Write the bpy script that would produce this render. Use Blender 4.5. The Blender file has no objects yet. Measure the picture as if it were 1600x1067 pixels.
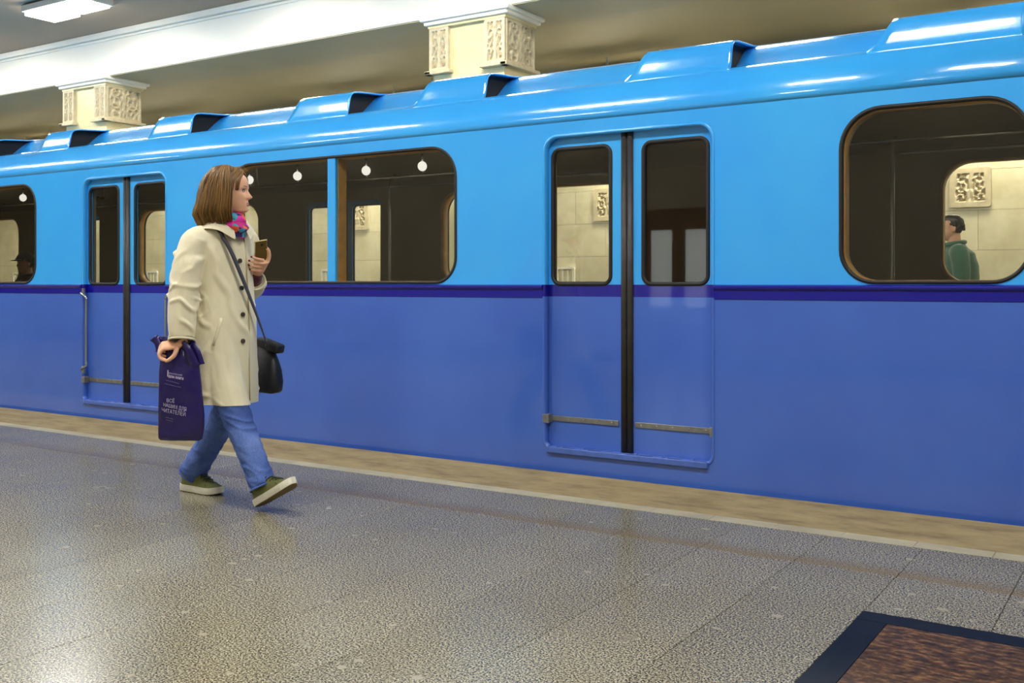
import bpy, bmesh, math, random
import numpy as np
from mathutils import Vector, Matrix, noise
random.seed(7)
rng = np.random.default_rng(7)
SC = bpy.context.scene
COL = SC.collection
PI = math.pi

# ---------------------------------------------------------------- camera
YAW = math.radians(33.04)
cam_d = bpy.data.cameras.new('camera')
cam_d.sensor_width = 36.0
cam_d.lens = 36.0                      # 1600 px focal length over 1600 px
cam_d.shift_y = -90.5 / 1600.0         # level camera, horizon above centre
cam_d.clip_start = 0.05
cam_d.clip_end = 200
cam = bpy.data.objects.new('camera', cam_d)
COL.objects.link(cam)
cam.location = (0, 0, 1.1)
cam.rotation_euler = (PI / 2, 0, YAW)
SC.camera = cam

# ---------------------------------------------------------------- world, exposure
w = bpy.data.worlds.new('world')
SC.world = w
w.use_nodes = True
w.node_tree.nodes['Background'].inputs[0].default_value = (0.9, 0.95, 1.0, 1)
w.node_tree.nodes['Background'].inputs[1].default_value = 0.02
SC.view_settings.view_transform = 'Standard'
SC.view_settings.look = 'None'
SC.view_settings.gamma = 1.0
SC.view_settings.use_curve_mapping = False
SC.view_settings.exposure = 1.5
LAMP_PLATFORM = 24.0      # emission of the diffusers over the near platform
LAMP_BEAM = 20.0         # row in front of the long beam
FILL_FAR = 30.0          # added unseen row that lights the far wall
FILL_REAR = 16.0  # added unseen row behind the viewer, ambient fill


# ---------------------------------------------------------------- materials
def lin(r, g, b):
    f = lambda v: (v / 255 / 12.92) if v / 255 <= 0.04045 else ((v / 255 + 0.055) / 1.055) ** 2.4
    return (f(r), f(g), f(b), 1.0)


class NT:
    """tiny node helper"""
    def __init__(self, name):
        self.m = bpy.data.materials.new(name)
        self.m.use_nodes = True
        self.t = self.m.node_tree
        self.b = self.t.nodes['Principled BSDF']

    def n(self, kind, **kw):
        nd = self.t.nodes.new(kind)
        for k, v in kw.items():
            if k.startswith('i_'):
                key = k[2:]
                key = int(key) if key.isdigit() else key.replace('_', ' ')
                nd.inputs[key].default_value = v
            else:
                setattr(nd, k, v)
        return nd

    def l(self, a, b):
        self.t.links.new(a, b)

    def coord(self, kind='Object'):
        return self.n('ShaderNodeTexCoord').outputs[kind]

    def mapping(self, src, scale=(1, 1, 1), rot=(0, 0, 0)):
        mp = self.n('ShaderNodeMapping')
        mp.inputs['Scale'].default_value = scale
        mp.inputs['Rotation'].default_value = rot
        self.l(src, mp.inputs['Vector'])
        return mp.outputs['Vector']

    def noise(self, vec, scale, detail=3, rough=0.55):
        nd = self.n('ShaderNodeTexNoise')
        nd.inputs['Scale'].default_value = scale
        nd.inputs['Detail'].default_value = detail
        nd.inputs['Roughness'].default_value = rough
        if vec is not None:
            self.l(vec, nd.inputs['Vector'])
        return nd.outputs['Fac']

    def ramp(self, fac, stops, interp='LINEAR'):
        r = self.n('ShaderNodeValToRGB')
        r.color_ramp.interpolation = interp
        els = r.color_ramp.elements
        while len(els) > 1:
            els.remove(els[-1])
        els[0].position = stops[0][0]
        els[0].color = stops[0][1]
        for p, c in stops[1:]:
            e = els.new(p)
            e.color = c
        self.l(fac, r.inputs['Fac'])
        return r.outputs['Color']

    def mix(self, fac, a, b, mode='MIX'):
        mx = self.n('ShaderNodeMix', data_type='RGBA', blend_type=mode)
        for sock, val in ((mx.inputs[0], fac), (mx.inputs[6], a), (mx.inputs[7], b)):
            if hasattr(val, 'is_linked') or hasattr(val, 'links'):
                self.l(val, sock)
            else:
                sock.default_value = val
        return mx.outputs[2]

    def bump(self, h, strength=0.2, dist=0.01):
        bp = self.n('ShaderNodeBump')
        bp.inputs['Strength'].default_value = strength
        bp.inputs['Distance'].default_value = dist
        self.l(h, bp.inputs['Height'])
        self.l(bp.outputs['Normal'], self.b.inputs['Normal'])


def plain(name, col, rough=0.5, metal=0.0, spec=0.5, vary=0.0, vscale=8.0, bump=0.0, bscale=40.0, coat=0.0):
    q = NT(name)
    q.b.inputs['Roughness'].default_value = rough
    q.b.inputs['Metallic'].default_value = metal
    q.b.inputs['Specular IOR Level'].default_value = spec
    q.b.inputs['Coat Weight'].default_value = coat
    c = q.coord()
    if vary > 0:
        f = q.noise(c, vscale, 4)
        dk = tuple(v * (1 - vary) for v in col[:3]) + (1,)
        lt = tuple(min(1, v * (1 + vary)) for v in col[:3]) + (1,)
        q.l(q.ramp(f, [(0.3, dk), (0.7, lt)]), q.b.inputs['Base Color'])
    else:
        q.b.inputs['Base Color'].default_value = col
    if bump > 0:
        q.bump(q.noise(c, bscale, 3), bump)
    return q.m


def emit(name, col, strength):
    q = NT(name)
    q.b.inputs['Base Color'].default_value = (0.9, 0.9, 0.9, 1)
    q.b.inputs['Emission Color'].default_value = col
    q.b.inputs['Emission Strength'].default_value = strength
    return q.m


M = {}


def livery():
    """two-tone train enamel: light blue over the belt, dark band, mid blue below"""
    q = NT('train_enamel')
    g = q.n('ShaderNodeNewGeometry')
    sp = q.n('ShaderNodeSeparateXYZ')
    q.l(g.outputs['Position'], sp.inputs[0])
    mr = q.n('ShaderNodeMapRange')
    mr.inputs['From Min'].default_value = 0.0
    mr.inputs['From Max'].default_value = 2.0
    q.l(sp.outputs['Z'], mr.inputs['Value'])
    col = q.ramp(mr.outputs['Result'], [(0.0, lin(66, 106, 200)), (1.017 / 2, lin(20, 18, 148)), (1.088 / 2, lin(58, 174, 255))], 'CONSTANT')
    vec = q.mapping(g.outputs['Position'], (0.6, 1, 0.6))
    v = q.noise(vec, 2.2, 3)
    col2 = q.mix(0.10, col, q.ramp(v, [(0.35, (0, 0, 0, 1)), (0.65, (1, 1, 1, 1))]), 'SOFT_LIGHT')
    q.l(col2, q.b.inputs['Base Color'])
    rr = q.n('ShaderNodeMapRange')
    rr.inputs['To Min'].default_value = 0.13
    rr.inputs['To Max'].default_value = 0.24
    q.l(v, rr.inputs['Value'])
    q.l(rr.outputs['Result'], q.b.inputs['Roughness'])
    q.b.inputs['Coat Weight'].default_value = 0.8
    q.b.inputs['Coat Roughness'].default_value = 0.035
    q.bump(q.noise(q.mapping(g.outputs['Position'], (1, 1, 1.5)), 5.0, 2), 0.09, 0.02)
    return q.m


def terrazzo(name, a, b, c_, tint, rough=0.19):
    q = NT(name)
    g = q.n('ShaderNodeNewGeometry').outputs['Position']
    n1 = q.noise(g, 150, 3, 0.7)
    n2 = q.noise(g, 420, 2, 0.6)
    base = q.ramp(n1, [(0.40, a), (0.48, b), (0.58, c_)])
    base = q.mix(0.4, base, q.ramp(n2, [(0.4, (0.02, 0.02, 0.02, 1)), (0.6, (0.75, 0.72, 0.6, 1))]), 'OVERLAY')
    # scattered pale marble chips
    vo = q.n('ShaderNodeTexVoronoi')
    vo.inputs['Scale'].default_value = 9.0
    q.l(q.mapping(g, (1, 1.25, 1)), vo.inputs['Vector'])
    sz = q.n('ShaderNodeSeparateColor')
    q.l(vo.outputs['Color'], sz.inputs[0])
    mm = q.n('ShaderNodeMath', operation='MULTIPLY')
    q.l(sz.outputs[0], mm.inputs[0]); q.l(sz.outputs[0], mm.inputs[1])
    m2 = q.n('ShaderNodeMath', operation='MULTIPLY')
    q.l(mm.outputs[0], m2.inputs[0]); m2.inputs[1].default_value = 0.21
    m2b = q.n('ShaderNodeMath', operation='SUBTRACT')
    q.l(m2.outputs[0], m2b.inputs[0]); m2b.inputs[1].default_value = 0.03
    lt = q.n('ShaderNodeMath', operation='LESS_THAN')
    q.l(vo.outputs['Distance'], lt.inputs[0]); q.l(m2b.outputs[0], lt.inputs[1])
    base = q.mix(lt.outputs[0], base, lin(164, 158, 140))
    # warm foot-worn blotches
    blot = q.noise(g, 1.1, 4)
    base = q.mix(q.ramp(blot, [(0.42, (0, 0, 0, 1)), (0.7, (0.55, 0.55, 0.55, 1))]), base, tint, 'MULTIPLY')
    oi = q.n('ShaderNodeObjectInfo')
    base = q.mix(q.ramp(oi.outputs['Random'], [(0, (0, 0, 0, 1)), (1, (0.22, 0.22, 0.22, 1))]), base, (0.35, 0.36, 0.36, 1), 'MULTIPLY')
    # brown dirt worked into the long joint in front of the edge
    sp = q.n('ShaderNodeSeparateXYZ')
    q.l(g, sp.inputs[0])
    wob = q.noise(g, 3.0, 4)
    ma = q.n('ShaderNodeMath', operation='MULTIPLY_ADD')
    q.l(wob, ma.inputs[0]); ma.inputs[1].default_value = 0.12; q.l(sp.outputs['Y'], ma.inputs[2])
    mr = q.n('ShaderNodeMapRange')
    mr.inputs['From Min'].default_value = 3.86; mr.inputs['From Max'].default_value = 4.36
    q.l(ma.outputs[0], mr.inputs['Value'])
    dirt = q.ramp(mr.outputs['Result'], [(0.0, (0, 0, 0, 1)), (0.38, (0.1, 0.1, 0.1, 1)), (0.44, (0.7, 0.7, 0.7, 1)), (0.55, (0.5, 0.5, 0.5, 1)), (0.75, (0, 0, 0, 1))])
    base = q.mix(dirt, base, lin(124, 106, 66))
    q.l(base, q.b.inputs['Base Color'])
    q.b.inputs['Specular IOR Level'].default_value = 0.34
    rr = q.n('ShaderNodeMapRange')
    rr.inputs['To Min'].default_value = rough - 0.05
    rr.inputs['To Max'].default_value = rough + 0.14
    q.l(q.noise(g, 3.0, 4), rr.inputs['Value'])
    q.l(rr.outputs['Result'], q.b.inputs['Roughness'])
    return q.m


def glass(name, tint=(0.95, 0.95, 0.92, 1)):
    q = NT(name)
    for nd in list(q.t.nodes):
        if nd.type == 'BSDF_PRINCIPLED':
            q.t.nodes.remove(nd)
    out = [x for x in q.t.nodes if x.type == 'OUTPUT_MATERIAL'][0]
    tr = q.n('ShaderNodeBsdfTransparent'); tr.inputs[0].default_value = tint
    gl = q.n('ShaderNodeBsdfGlossy'); gl.inputs['Roughness'].default_value = 0.02
    gl.inputs[0].default_value = (1, 1, 1, 1)
    fr = q.n('ShaderNodeLayerWeight'); fr.inputs[0].default_value = 0.5
    pw = q.n('ShaderNodeMath', operation='POWER'); pw.inputs[1].default_value = 5.0
    q.l(fr.outputs['Facing'], pw.inputs[0])
    mu = q.n('ShaderNodeMath', operation='MULTIPLY_ADD'); mu.inputs[1].default_value = 0.95; mu.inputs[2].default_value = 0.04
    q.l(pw.outputs[0], mu.inputs[0])
    mx = q.n('ShaderNodeMixShader')
    q.l(mu.outputs[0], mx.inputs[0]); q.l(tr.outputs[0], mx.inputs[1]); q.l(gl.outputs[0], mx.inputs[2])
    q.l(mx.outputs[0], out.inputs[0])
    return q.m


def marble(name, a, b, rough=0.35, scale=2.5, joints=False):
    q = NT(name)
    g = q.n('ShaderNodeNewGeometry').outputs['Position']
    oi = q.n('ShaderNodeObjectInfo')
    n1 = q.noise(g, scale, 6, 0.62)
    col = q.ramp(n1, [(0.35, a), (0.65, b)])
    col = q.mix(q.ramp(oi.outputs['Random'], [(0, (0, 0, 0, 1)), (1, (0.3, 0.3, 0.3, 1))]), col, (0.55, 0.5, 0.4, 1), 'MULTIPLY')
    q.l(col, q.b.inputs['Base Color'])
    q.b.inputs['Roughness'].default_value = rough
    return q.m


def granite(name, a, b, c_, scale=60, rough=0.25):
    q = NT(name)
    g = q.n('ShaderNodeNewGeometry').outputs['Position']
    vec = q.mapping(g, (0.45, 1, 1), (0, 0, 0.25))
    n1 = q.noise(vec, scale, 5, 0.7)
    q.l(q.ramp(n1, [(0.36, a), (0.5, b), (0.66, c_)]), q.b.inputs['Base Color'])
    q.b.inputs['Roughness'].default_value = rough
    q.b.inputs['Specular IOR Level'].default_value = 0.25
    return q.m


M['enamel'] = livery()
M['belt'] = plain('belt_moulding_enamel', lin(20, 18, 150), 0.2, coat=0.4)
M['rubber'] = plain('black_rubber', lin(26, 25, 26), 0.55, bump=0.1, bscale=60)
M['seal'] = plain('door_rubber_seal', lin(50, 48, 46), 0.5, vary=0.25, vscale=14)
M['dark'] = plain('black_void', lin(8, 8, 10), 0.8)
M['steel'] = plain('worn_steel', lin(150, 152, 150), 0.35, 0.75, vary=0.15, vscale=30)
M['chrome'] = plain('chrome', lin(190, 195, 200), 0.18, 0.9)
M['glass'] = glass('window_glass')
M['ochre'] = plain('varnished_ochre_wood', lin(182, 138, 66), 0.4, vary=0.2, vscale=12)
M['lining'] = plain('brown_interior_lining', lin(128, 112, 74), 0.5, vary=0.08, vscale=3)
M['inceil'] = plain('interior_ceiling_paint', lin(124, 112, 84), 0.45)
M['infloor'] = plain('interior_linoleum', lin(80, 62, 44), 0.5)
M['seat'] = plain('brown_seat_leatherette', lin(74, 46, 26), 0.45, bump=0.1)
M['opal'] = emit('opal_lamp_glass', (1, 0.97, 0.9, 1), 0.35)  # weak glow stands in for station light on the unlit globes
M['sill'] = plain('door_sill_enamel', lin(78, 108, 190), 0.35, vary=0.15, vscale=20)
M['terrazzo'] = terrazzo('speckled_terrazzo', lin(36, 36, 30), lin(108, 106, 94), lin(198, 192, 168), (0.82, 0.76, 0.6, 1))
M['edge'] = granite('tan_platform_edge_concrete', lin(128, 110, 74), lin(156, 138, 96), lin(170, 152, 108), 7, 0.6)
M['grout'] = plain('grout', lin(70, 66, 56), 0.8)
M['stripe'] = marble('cream_stripe_stone', lin(172, 164, 128), lin(196, 188, 152), 0.35, 6)
M['blackgran'] = granite('dark_blue_black_granite', lin(10, 13, 19), lin(14, 18, 25), lin(20, 24, 30), 40, 0.45)
M['redgran'] = granite('brown_red_granite', lin(30, 25, 16), lin(78, 54, 27), lin(140, 104, 62), 46, 0.4)
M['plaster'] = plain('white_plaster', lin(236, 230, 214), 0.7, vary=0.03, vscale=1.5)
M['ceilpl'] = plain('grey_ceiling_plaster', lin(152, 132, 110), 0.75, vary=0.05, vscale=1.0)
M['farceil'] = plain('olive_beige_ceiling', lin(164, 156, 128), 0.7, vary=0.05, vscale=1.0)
M['colmarb'] = marble('cream_column_marble', lin(216, 200, 146), lin(230, 216, 168), 0.35, 2.0)
M['relief'] = plain('carved_limestone', lin(196, 182, 148), 0.7, vary=0.14, vscale=16)
M['wallblock'] = marble('cream_wall_stone', lin(206, 196, 158), lin(226, 218, 184), 0.4, 3.0)
M['wallpl'] = plain('beige_wall', lin(160, 152, 132), 0.6, vary=0.05, vscale=1.0)
M['ballast'] = plain('dark_track_bed', lin(48, 44, 40), 0.9, bump=0.6, bscale=30)
M['rail'] = plain('steel_rail', lin(120, 112, 104), 0.35, 0.8)
M['under'] = plain('underframe_black', lin(22, 22, 24), 0.7)
M['lamp_platform'] = emit('lit_diffuser_platform', (1, 0.975, 0.94, 1), LAMP_PLATFORM)
M['lamp_beam'] = emit('lit_diffuser_beam', (1, 0.97, 0.91, 1), LAMP_BEAM)
M['fill_far'] = emit('added_light_far', (1, 0.96, 0.87, 1), FILL_FAR)
M['fill_rear'] = emit('added_light_rear', (1, 0.975, 0.94, 1), FILL_REAR)
M['housing'] = plain('lamp_housing', lin(200, 198, 188), 0.5)
M['doorwood'] = plain('brown_door_wood', lin(96, 62, 34), 0.4, vary=0.2, vscale=5)
M['notice'] = plain('white_notice', lin(226, 224, 206), 0.5)
M['litroom'] = emit('lit_room_behind_door', (0.85, 0.95, 0.9, 1), 0.45)


# ---------------------------------------------------------------- geometry helpers
def tag(o, label=None, cat=None, group=None, kind=None):
    for k, v in (('label', label), ('category', cat), ('group', group), ('kind', kind)):
        if v:
            o[k] = v
    return o


def link(name, me, mat=None, parent=None, smooth=False):
    o = bpy.data.objects.new(name, me)
    COL.objects.link(o)
    if mat is not None:
        me.materials.clear()
        me.materials.append(mat)
    if smooth:
        me.polygons.foreach_set('use_smooth', [True] * len(me.polygons))
    if parent is not None:
        o.parent = parent
    return o


def empty(name, loc=(0, 0, 0), rz=0.0):
    o = bpy.data.objects.new(name, None)
    COL.objects.link(o)
    o.location = loc
    o.rotation_euler = (0, 0, rz)
    o.empty_display_size = 0.1
    return o


def mesh_py(name, v, f):
    me = bpy.data.meshes.new(name)
    me.from_pydata([tuple(x) for x in v], [], f)
    me.update()
    return me


def bm_mesh(name, bm):
    me = bpy.data.meshes.new(name)
    bmesh.ops.recalc_face_normals(bm, faces=bm.faces)
    bm.to_mesh(me)
    bm.free()
    return me


def add_box(bm, x0, x1, y0, y1, z0, z1, bevel=0.0):
    vs = [bm.verts.new(p) for p in ((x0, y0, z0), (x1, y0, z0), (x1, y1, z0), (x0, y1, z0), (x0, y0, z1), (x1, y0, z1), (x1, y1, z1), (x0, y1, z1))]
    fs = [bm.faces.new([vs[i] for i in q]) for q in ((0, 3, 2, 1), (4, 5, 6, 7), (0, 1, 5, 4), (1, 2, 6, 5), (2, 3, 7, 6), (3, 0, 4, 7))]
    if bevel > 0:
        es = list({e for f in fs for e in f.edges})
        bmesh.ops.bevel(bm, geom=es, offset=bevel, segments=2, affect='EDGES', profile=0.5)


def box(name, mat, parent, x0, x1, y0, y1, z0, z1, bevel=0.0, smooth=False):
    bm = bmesh.new()
    add_box(bm, x0, x1, y0, y1, z0, z1, bevel)
    return link(name, bm_mesh(name, bm), mat, parent, smooth)


def rrect(x0, x1, z0, z1, r, n=8, rb=None):
    """rounded rectangle, counter-clockwise, (x, z)"""
    rb = r if rb is None else rb
    pts = []
    for cx, cz, a0, rr in ((x1 - rb, z0 + rb, -PI / 2, rb), (x1 - r, z1 - r, 0, r), (x0 + r, z1 - r, PI / 2, r), (x0 + rb, z0 + rb, PI, rb)):
        for i in range(n + 1):
            a = a0 + PI / 2 * i / n
            pts.append((cx + rr * math.cos(a), cz + rr * math.sin(a)))
    return pts


def plate_mesh(name, outer, holes, y0, y1, bev=0.0):
    """flat plate in the XZ plane with holes, between y0 and y1"""
    cu = bpy.data.curves.new(name, 'CURVE')
    cu.dimensions = '2D'
    cu.fill_mode = 'BOTH'
    cu.extrude = abs(y1 - y0) / 2
    for pts in [outer] + holes:
        s = cu.splines.new('POLY')
        s.points.add(len(pts) - 1)
        for p, q in zip(s.points, pts):
            p.co = (q[0], q[1], 0, 1)
        s.use_cyclic_u = True
    o = bpy.data.objects.new(name, cu)
    COL.objects.link(o)
    dg = bpy.context.evaluated_depsgraph_get()
    me = bpy.data.meshes.new_from_object(o.evaluated_get(dg))
    bpy.data.objects.remove(o)
    bpy.data.curves.remove(cu)
    n = len(me.vertices)
    co = np.empty(n * 3, dtype=np.float32)
    me.vertices.foreach_get('co', co)
    co = co.reshape(-1, 3)
    out = np.stack([co[:, 0], -co[:, 2] + (y0 + y1) / 2, co[:, 1]], axis=1)
    me.vertices.foreach_set('co', out.astype(np.float32).ravel())
    me.name = name
    me.update()
    return me


def sweep_ring(name, path, prof, mat, parent, y=0.0, smooth=True):
    """sweep a closed profile [(out, dy)] round a closed XZ path; out = outward offset"""
    n = len(path)
    P = np.array(path)
    d = np.roll(P, -1, 0) - np.roll(P, 1, 0)
    d /= np.linalg.norm(d, axis=1)[:, None] + 1e-9
    nr = np.stack([d[:, 1], -d[:, 0]], axis=1)
    v, f = [], []
    k = len(prof)
    for i in range(n):
        for (o, dy) in prof:
            v.append((P[i, 0] + nr[i, 0] * o, y + dy, P[i, 1] + nr[i, 1] * o))
    for i in range(n):
        j = (i + 1) % n
        for a in range(k):
            b = (a + 1) % k
            f.append((i * k + a, j * k + a, j * k + b, i * k + b))
    me = mesh_py(name, v, f)
    bm = bmesh.new(); bm.from_mesh(me); bmesh.ops.recalc_face_normals(bm, faces=bm.faces); bm.to_mesh(me); bm.free()
    return link(name, me, mat, parent, smooth)


def frames(path):
    P = [Vector(p) for p in path]
    T = []
    for i in range(len(P)):
        a = P[max(0, i - 1)]; b = P[min(len(P) - 1, i + 1)]
        T.append((b - a).normalized())
    up = Vector((0, 0, 1)) if abs(T[0].z) < 0.9 else Vector((1, 0, 0))
    N = []
    n = (up - T[0] * up.dot(T[0])).normalized()
    for i in range(len(P)):
        n = (n - T[i] * n.dot(T[i]))
        n = n.normalized() if n.length > 1e-6 else Vector((1, 0, 0))
        N.append(n)
    return P, T, N


def tube_data(path, radii, n=12, side=None, cap=True):
    """radii: floats or (r_along_side, r_other). side: reference vector for the first radius"""
    P, T, N = frames(path)
    v, f = [], []
    for i in range(len(P)):
        r = radii[i] if isinstance(radii, (list, tuple)) else radii
        ra, rb = (r, r) if not isinstance(r, (list, tuple)) else r
        nn = N[i]
        if side is not None:
            s = Vector(side); s = s - T[i] * s.dot(T[i])
            nn = s.normalized()
        bb = T[i].cross(nn)
        for k in range(n):
            a = 2 * PI * k / n
            v.append(P[i] + nn * (ra * math.cos(a)) + bb * (rb * math.sin(a)))
    for i in range(len(P) - 1):
        for k in range(n):
            k2 = (k + 1) % n
            f.append((i * n + k, i * n + k2, (i + 1) * n + k2, (i + 1) * n + k))
    if cap:
        f.append(tuple(range(n - 1, -1, -1)))
        f.append(tuple((len(P) - 1) * n + k for k in range(n)))
    return v, f


def join_data(parts):
    v, f = [], []
    for pv, pf in parts:
        o = len(v)
        v += [tuple(x) for x in pv]
        f += [tuple(i + o for i in q) for q in pf]
    return v, f


def tube(name, path, radii, mat, parent, n=12, side=None, smooth=True):
    v, f = tube_data(path, radii, n, side)
    return link(name, mesh_py(name, v, f), mat, parent, smooth)


def catmull(pts, m=6):
    P = [Vector(p) for p in pts]
    out = []
    for i in range(len(P) - 1):
        p0 = P[max(0, i - 1)]; p1 = P[i]; p2 = P[i + 1]; p3 = P[min(len(P) - 1, i + 2)]
        for k in range(m):
            t = k / m
            out.append(0.5 * ((2 * p1) + (p2 - p0) * t + (2 * p0 - 5 * p1 + 4 * p2 - p3) * t * t + (3 * p1 - p0 - 3 * p2 + p3) * t ** 3))
    out.append(P[-1])
    return out


def lerp_tab(tab, z):
    """tab: rows (z, a, b, ...) ascending; smooth interpolation"""
    zs = [r[0] for r in tab]
    return [float(np.interp(z, zs, [r[i] for r in tab])) for i in range(1, len(tab[0]))]


def loft_data(rings, cap=True):
    n = len(rings[0])
    v, f = [], []
    for r in rings:
        v += [tuple(p) for p in r]
    for i in range(len(rings) - 1):
        for k in range(n):
            k2 = (k + 1) % n
            f.append((i * n + k, i * n + k2, (i + 1) * n + k2, (i + 1) * n + k))
    if cap:
        f.append(tuple(range(n - 1, -1, -1)))
        f.append(tuple((len(rings) - 1) * n + k for k in range(n)))
    return v, f


def fuse(name, data, voxel, smooth_it=4, factor=0.5):
    """voxel-remesh overlapping solids into one continuous skin"""
    v, f = data
    me = mesh_py(name, v, f)
    bm = bmesh.new(); bm.from_mesh(me); bmesh.ops.recalc_face_normals(bm, faces=bm.faces); bm.to_mesh(me); bm.free()
    o = bpy.data.objects.new(name, me)
    COL.objects.link(o)
    md = o.modifiers.new('r', 'REMESH'); md.mode = 'VOXEL'; md.voxel_size = voxel; md.adaptivity = 0.0
    if smooth_it:
        ms = o.modifiers.new('s', 'SMOOTH'); ms.factor = factor; ms.iterations = smooth_it
    dg = bpy.context.evaluated_depsgraph_get()
    out = bpy.data.meshes.new_from_object(o.evaluated_get(dg))
    bpy.data.objects.remove(o)
    bpy.data.meshes.remove(me)
    out.name = name
    return out


def displace(me, fn):
    n = len(me.vertices)
    co = np.empty(n * 3, dtype=np.float32); me.vertices.foreach_get('co', co); co = co.reshape(-1, 3)
    no = np.empty(n * 3, dtype=np.float32); me.vertices.foreach_get('normal', no); no = no.reshape(-1, 3)
    d = np.array([fn(Vector(c)) for c in co.astype(float)])
    co = co + no * d[:, None]
    me.vertices.foreach_set('co', co.astype(np.float32).ravel())
    me.update()


def dup(o, parent=None, name=None):
    c = o.copy()
    COL.objects.link(c)
    c.parent = parent
    return c


# ================================================================ SETTING
EDGE = 5.157
FACE = 5.22            # near face of the train
TW = 2.70
FARF = FACE + TW
XL, XR = -27.0, 5.0

floor = tag(box('floor', M['grout'], None, XL, XR, -4.0, EDGE, -1.1, -0.012), 'near platform floor of speckled grey terrazzo slabs', 'floor', kind='structure')
# long terrazzo strips, 0.392 m wide
sm = {}
def slab_mesh(key, x0, x1, y0, y1, mat, z0=-0.012, z1=0.0):
    if key not in sm:
        bm = bmesh.new()
        add_box(bm, x0, x1, y0, y1, z0, z1, 0.0012)
        me = bm_mesh(key, bm); me.materials.append(mat)
        sm[key] = me
    return sm[key]

PX = 0.392
INX0, INY1 = -0.887, 3.535           # outer corner of the dark inlay
k0 = int((XL - INX0) / PX) - 1
for k in range(-44, 14):
    x0 = INX0 + k * PX
    g = 0.0012
    o = link('slab', slab_mesh('row_slab', g, PX - g, 4.0 + g, 4.497, M['terrazzo']), None, floor); o.location.x = x0
    if k < 0:
        o = link('slab', slab_mesh('long_slab', g, PX - g, 1.0 + g, 4.0 - g, M['terrazzo']), None, floor); o.location.x = x0
        o = link('slab', slab_mesh('rear_slab', g, PX - g, -2.0 + g, 1.0 - g, M['terrazzo']), None, floor); o.location.x = x0
    else:
        o = link('slab', slab_mesh('short_slab', g, PX - g, INY1 + g, 4.0 - g, M['terrazzo']), None, floor); o.location.x = x0
# dark inlay with red-brown granite field
IW = 0.097
ix1 = INX0 + 14 * PX
box('border_strip', M['blackgran'], floor, INX0, INX0 + IW, 0.6, INY1 - IW - 0.001, -0.012, 0.0, 0.001)
box('border_strip', M['blackgran'], floor, INX0, ix1, INY1 - IW, INY1, -0.012, 0.0, 0.001)
xx = INX0 + IW + 0.002
for i in range(6):
    for j in range(4):
        x0 = xx + i * 0.86
        y1 = INY1 - IW - 0.002 - j * 0.7
        box('granite_slab', M['redgran'], floor, x0, x0 + 0.858, y1 - 0.698, y1, -0.012, 0.0, 0.001)
# cream stripe tiles and the tan edge
for k in range(-62, 18):
    o = link('stripe_tile', slab_mesh('stripe_tile', 0.001, 0.302, 4.5, 4.598, M['stripe'], -0.012, 0.001), None, floor)
    o.location.x = -0.625 + k * 0.303
box('edge_band', M['edge'], floor, XL, XR, 4.6, EDGE, -0.012, 0.0, 0.004)

tag(box('floor', M['ballast'], None, XL, XR, EDGE, 8.05, -1.2, -1.1), 'dark track bed beneath the blue train', 'track bed', kind='structure')
for y in (5.81, 7.33):
    tag(box('rail', M['rail'], None, XL, XR, y - 0.035, y + 0.035, -1.1, -0.95, 0.008),
        'steel rail under the train, on the %s side' % ('near' if y < 6 else 'far'), 'rail', 'rails under the train')
tag(box('floor', M['terrazzo'], None, XL, XR, 8.05, 10.9, -1.1, 0.0), 'far platform floor behind the train', 'floor', kind='structure')
tag(box('floor', M['ballast'], None, XL, XR, 10.9, 13.4, -1.2, -1.1), 'far track bed beyond the second platform', 'track bed', kind='structure')

# ceilings, long beam
BY = 9.0
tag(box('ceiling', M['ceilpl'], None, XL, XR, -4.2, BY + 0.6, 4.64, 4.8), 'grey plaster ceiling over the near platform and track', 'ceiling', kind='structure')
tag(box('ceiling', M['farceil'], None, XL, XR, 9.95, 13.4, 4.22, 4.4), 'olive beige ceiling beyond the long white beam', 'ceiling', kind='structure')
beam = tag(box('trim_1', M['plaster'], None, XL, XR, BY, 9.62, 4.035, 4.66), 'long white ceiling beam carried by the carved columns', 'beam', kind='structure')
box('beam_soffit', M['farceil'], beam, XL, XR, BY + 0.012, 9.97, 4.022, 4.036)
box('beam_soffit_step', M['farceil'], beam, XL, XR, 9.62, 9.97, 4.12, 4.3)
for (y, z, h, d) in ((BY, 4.52, 0.035, 0.03), (BY, 4.56, 0.08, 0.07)):
    box('cornice', M['plaster'], beam, XL, XR, y - d, y, z, z + h, 0.01)

# walls
wf = tag(box('wall_far', M['grout'], None, XL, XR, 13.03, 13.4, -1.2, 4.4), 'cream stone block wall seen through the train windows', 'wall', kind='structure')
bw, bh = 0.98, 0.47
bmk = {}
for r in range(6):
    for k in range(-25, 3):
        x0 = k * bw + (0.49 if r % 2 else 0)
        o = link('stone_block', slab_mesh('wall_block', 0.002, bw - 0.002, 13.0, 13.035, M['wallblock'], 0.002, bh - 0.002), None, wf)
        o.location = (x0, 0, 0.55 + r * bh)
box('upper_plaster', M['farceil'], wf, XL, XR, 13.0, 13.03, 3.50, 4.22)
box('wall_band', M['wallpl'], wf, XL, XR, 12.98, 13.03, 3.37, 3.5, 0.01)
tag(box('wall_near', M['wallpl'], None, XL, XR, -4.3, -4.0, -1.1, 4.8), 'beige wall behind the near platform', 'wall', kind='structure')
tag(box('wall_left', M['wallpl'], None, XL - 0.2, XL, -4.3, 13.4, -1.2, 4.8), 'beige end wall at the left end of the station', 'wall', kind='structure')
tag(box('wall_right', M['wallpl'], None, XR, XR + 0.2, -4.3, 13.4, -1.2, 4.8), 'beige end wall at the right end of the station', 'wall', kind='structure')


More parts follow.
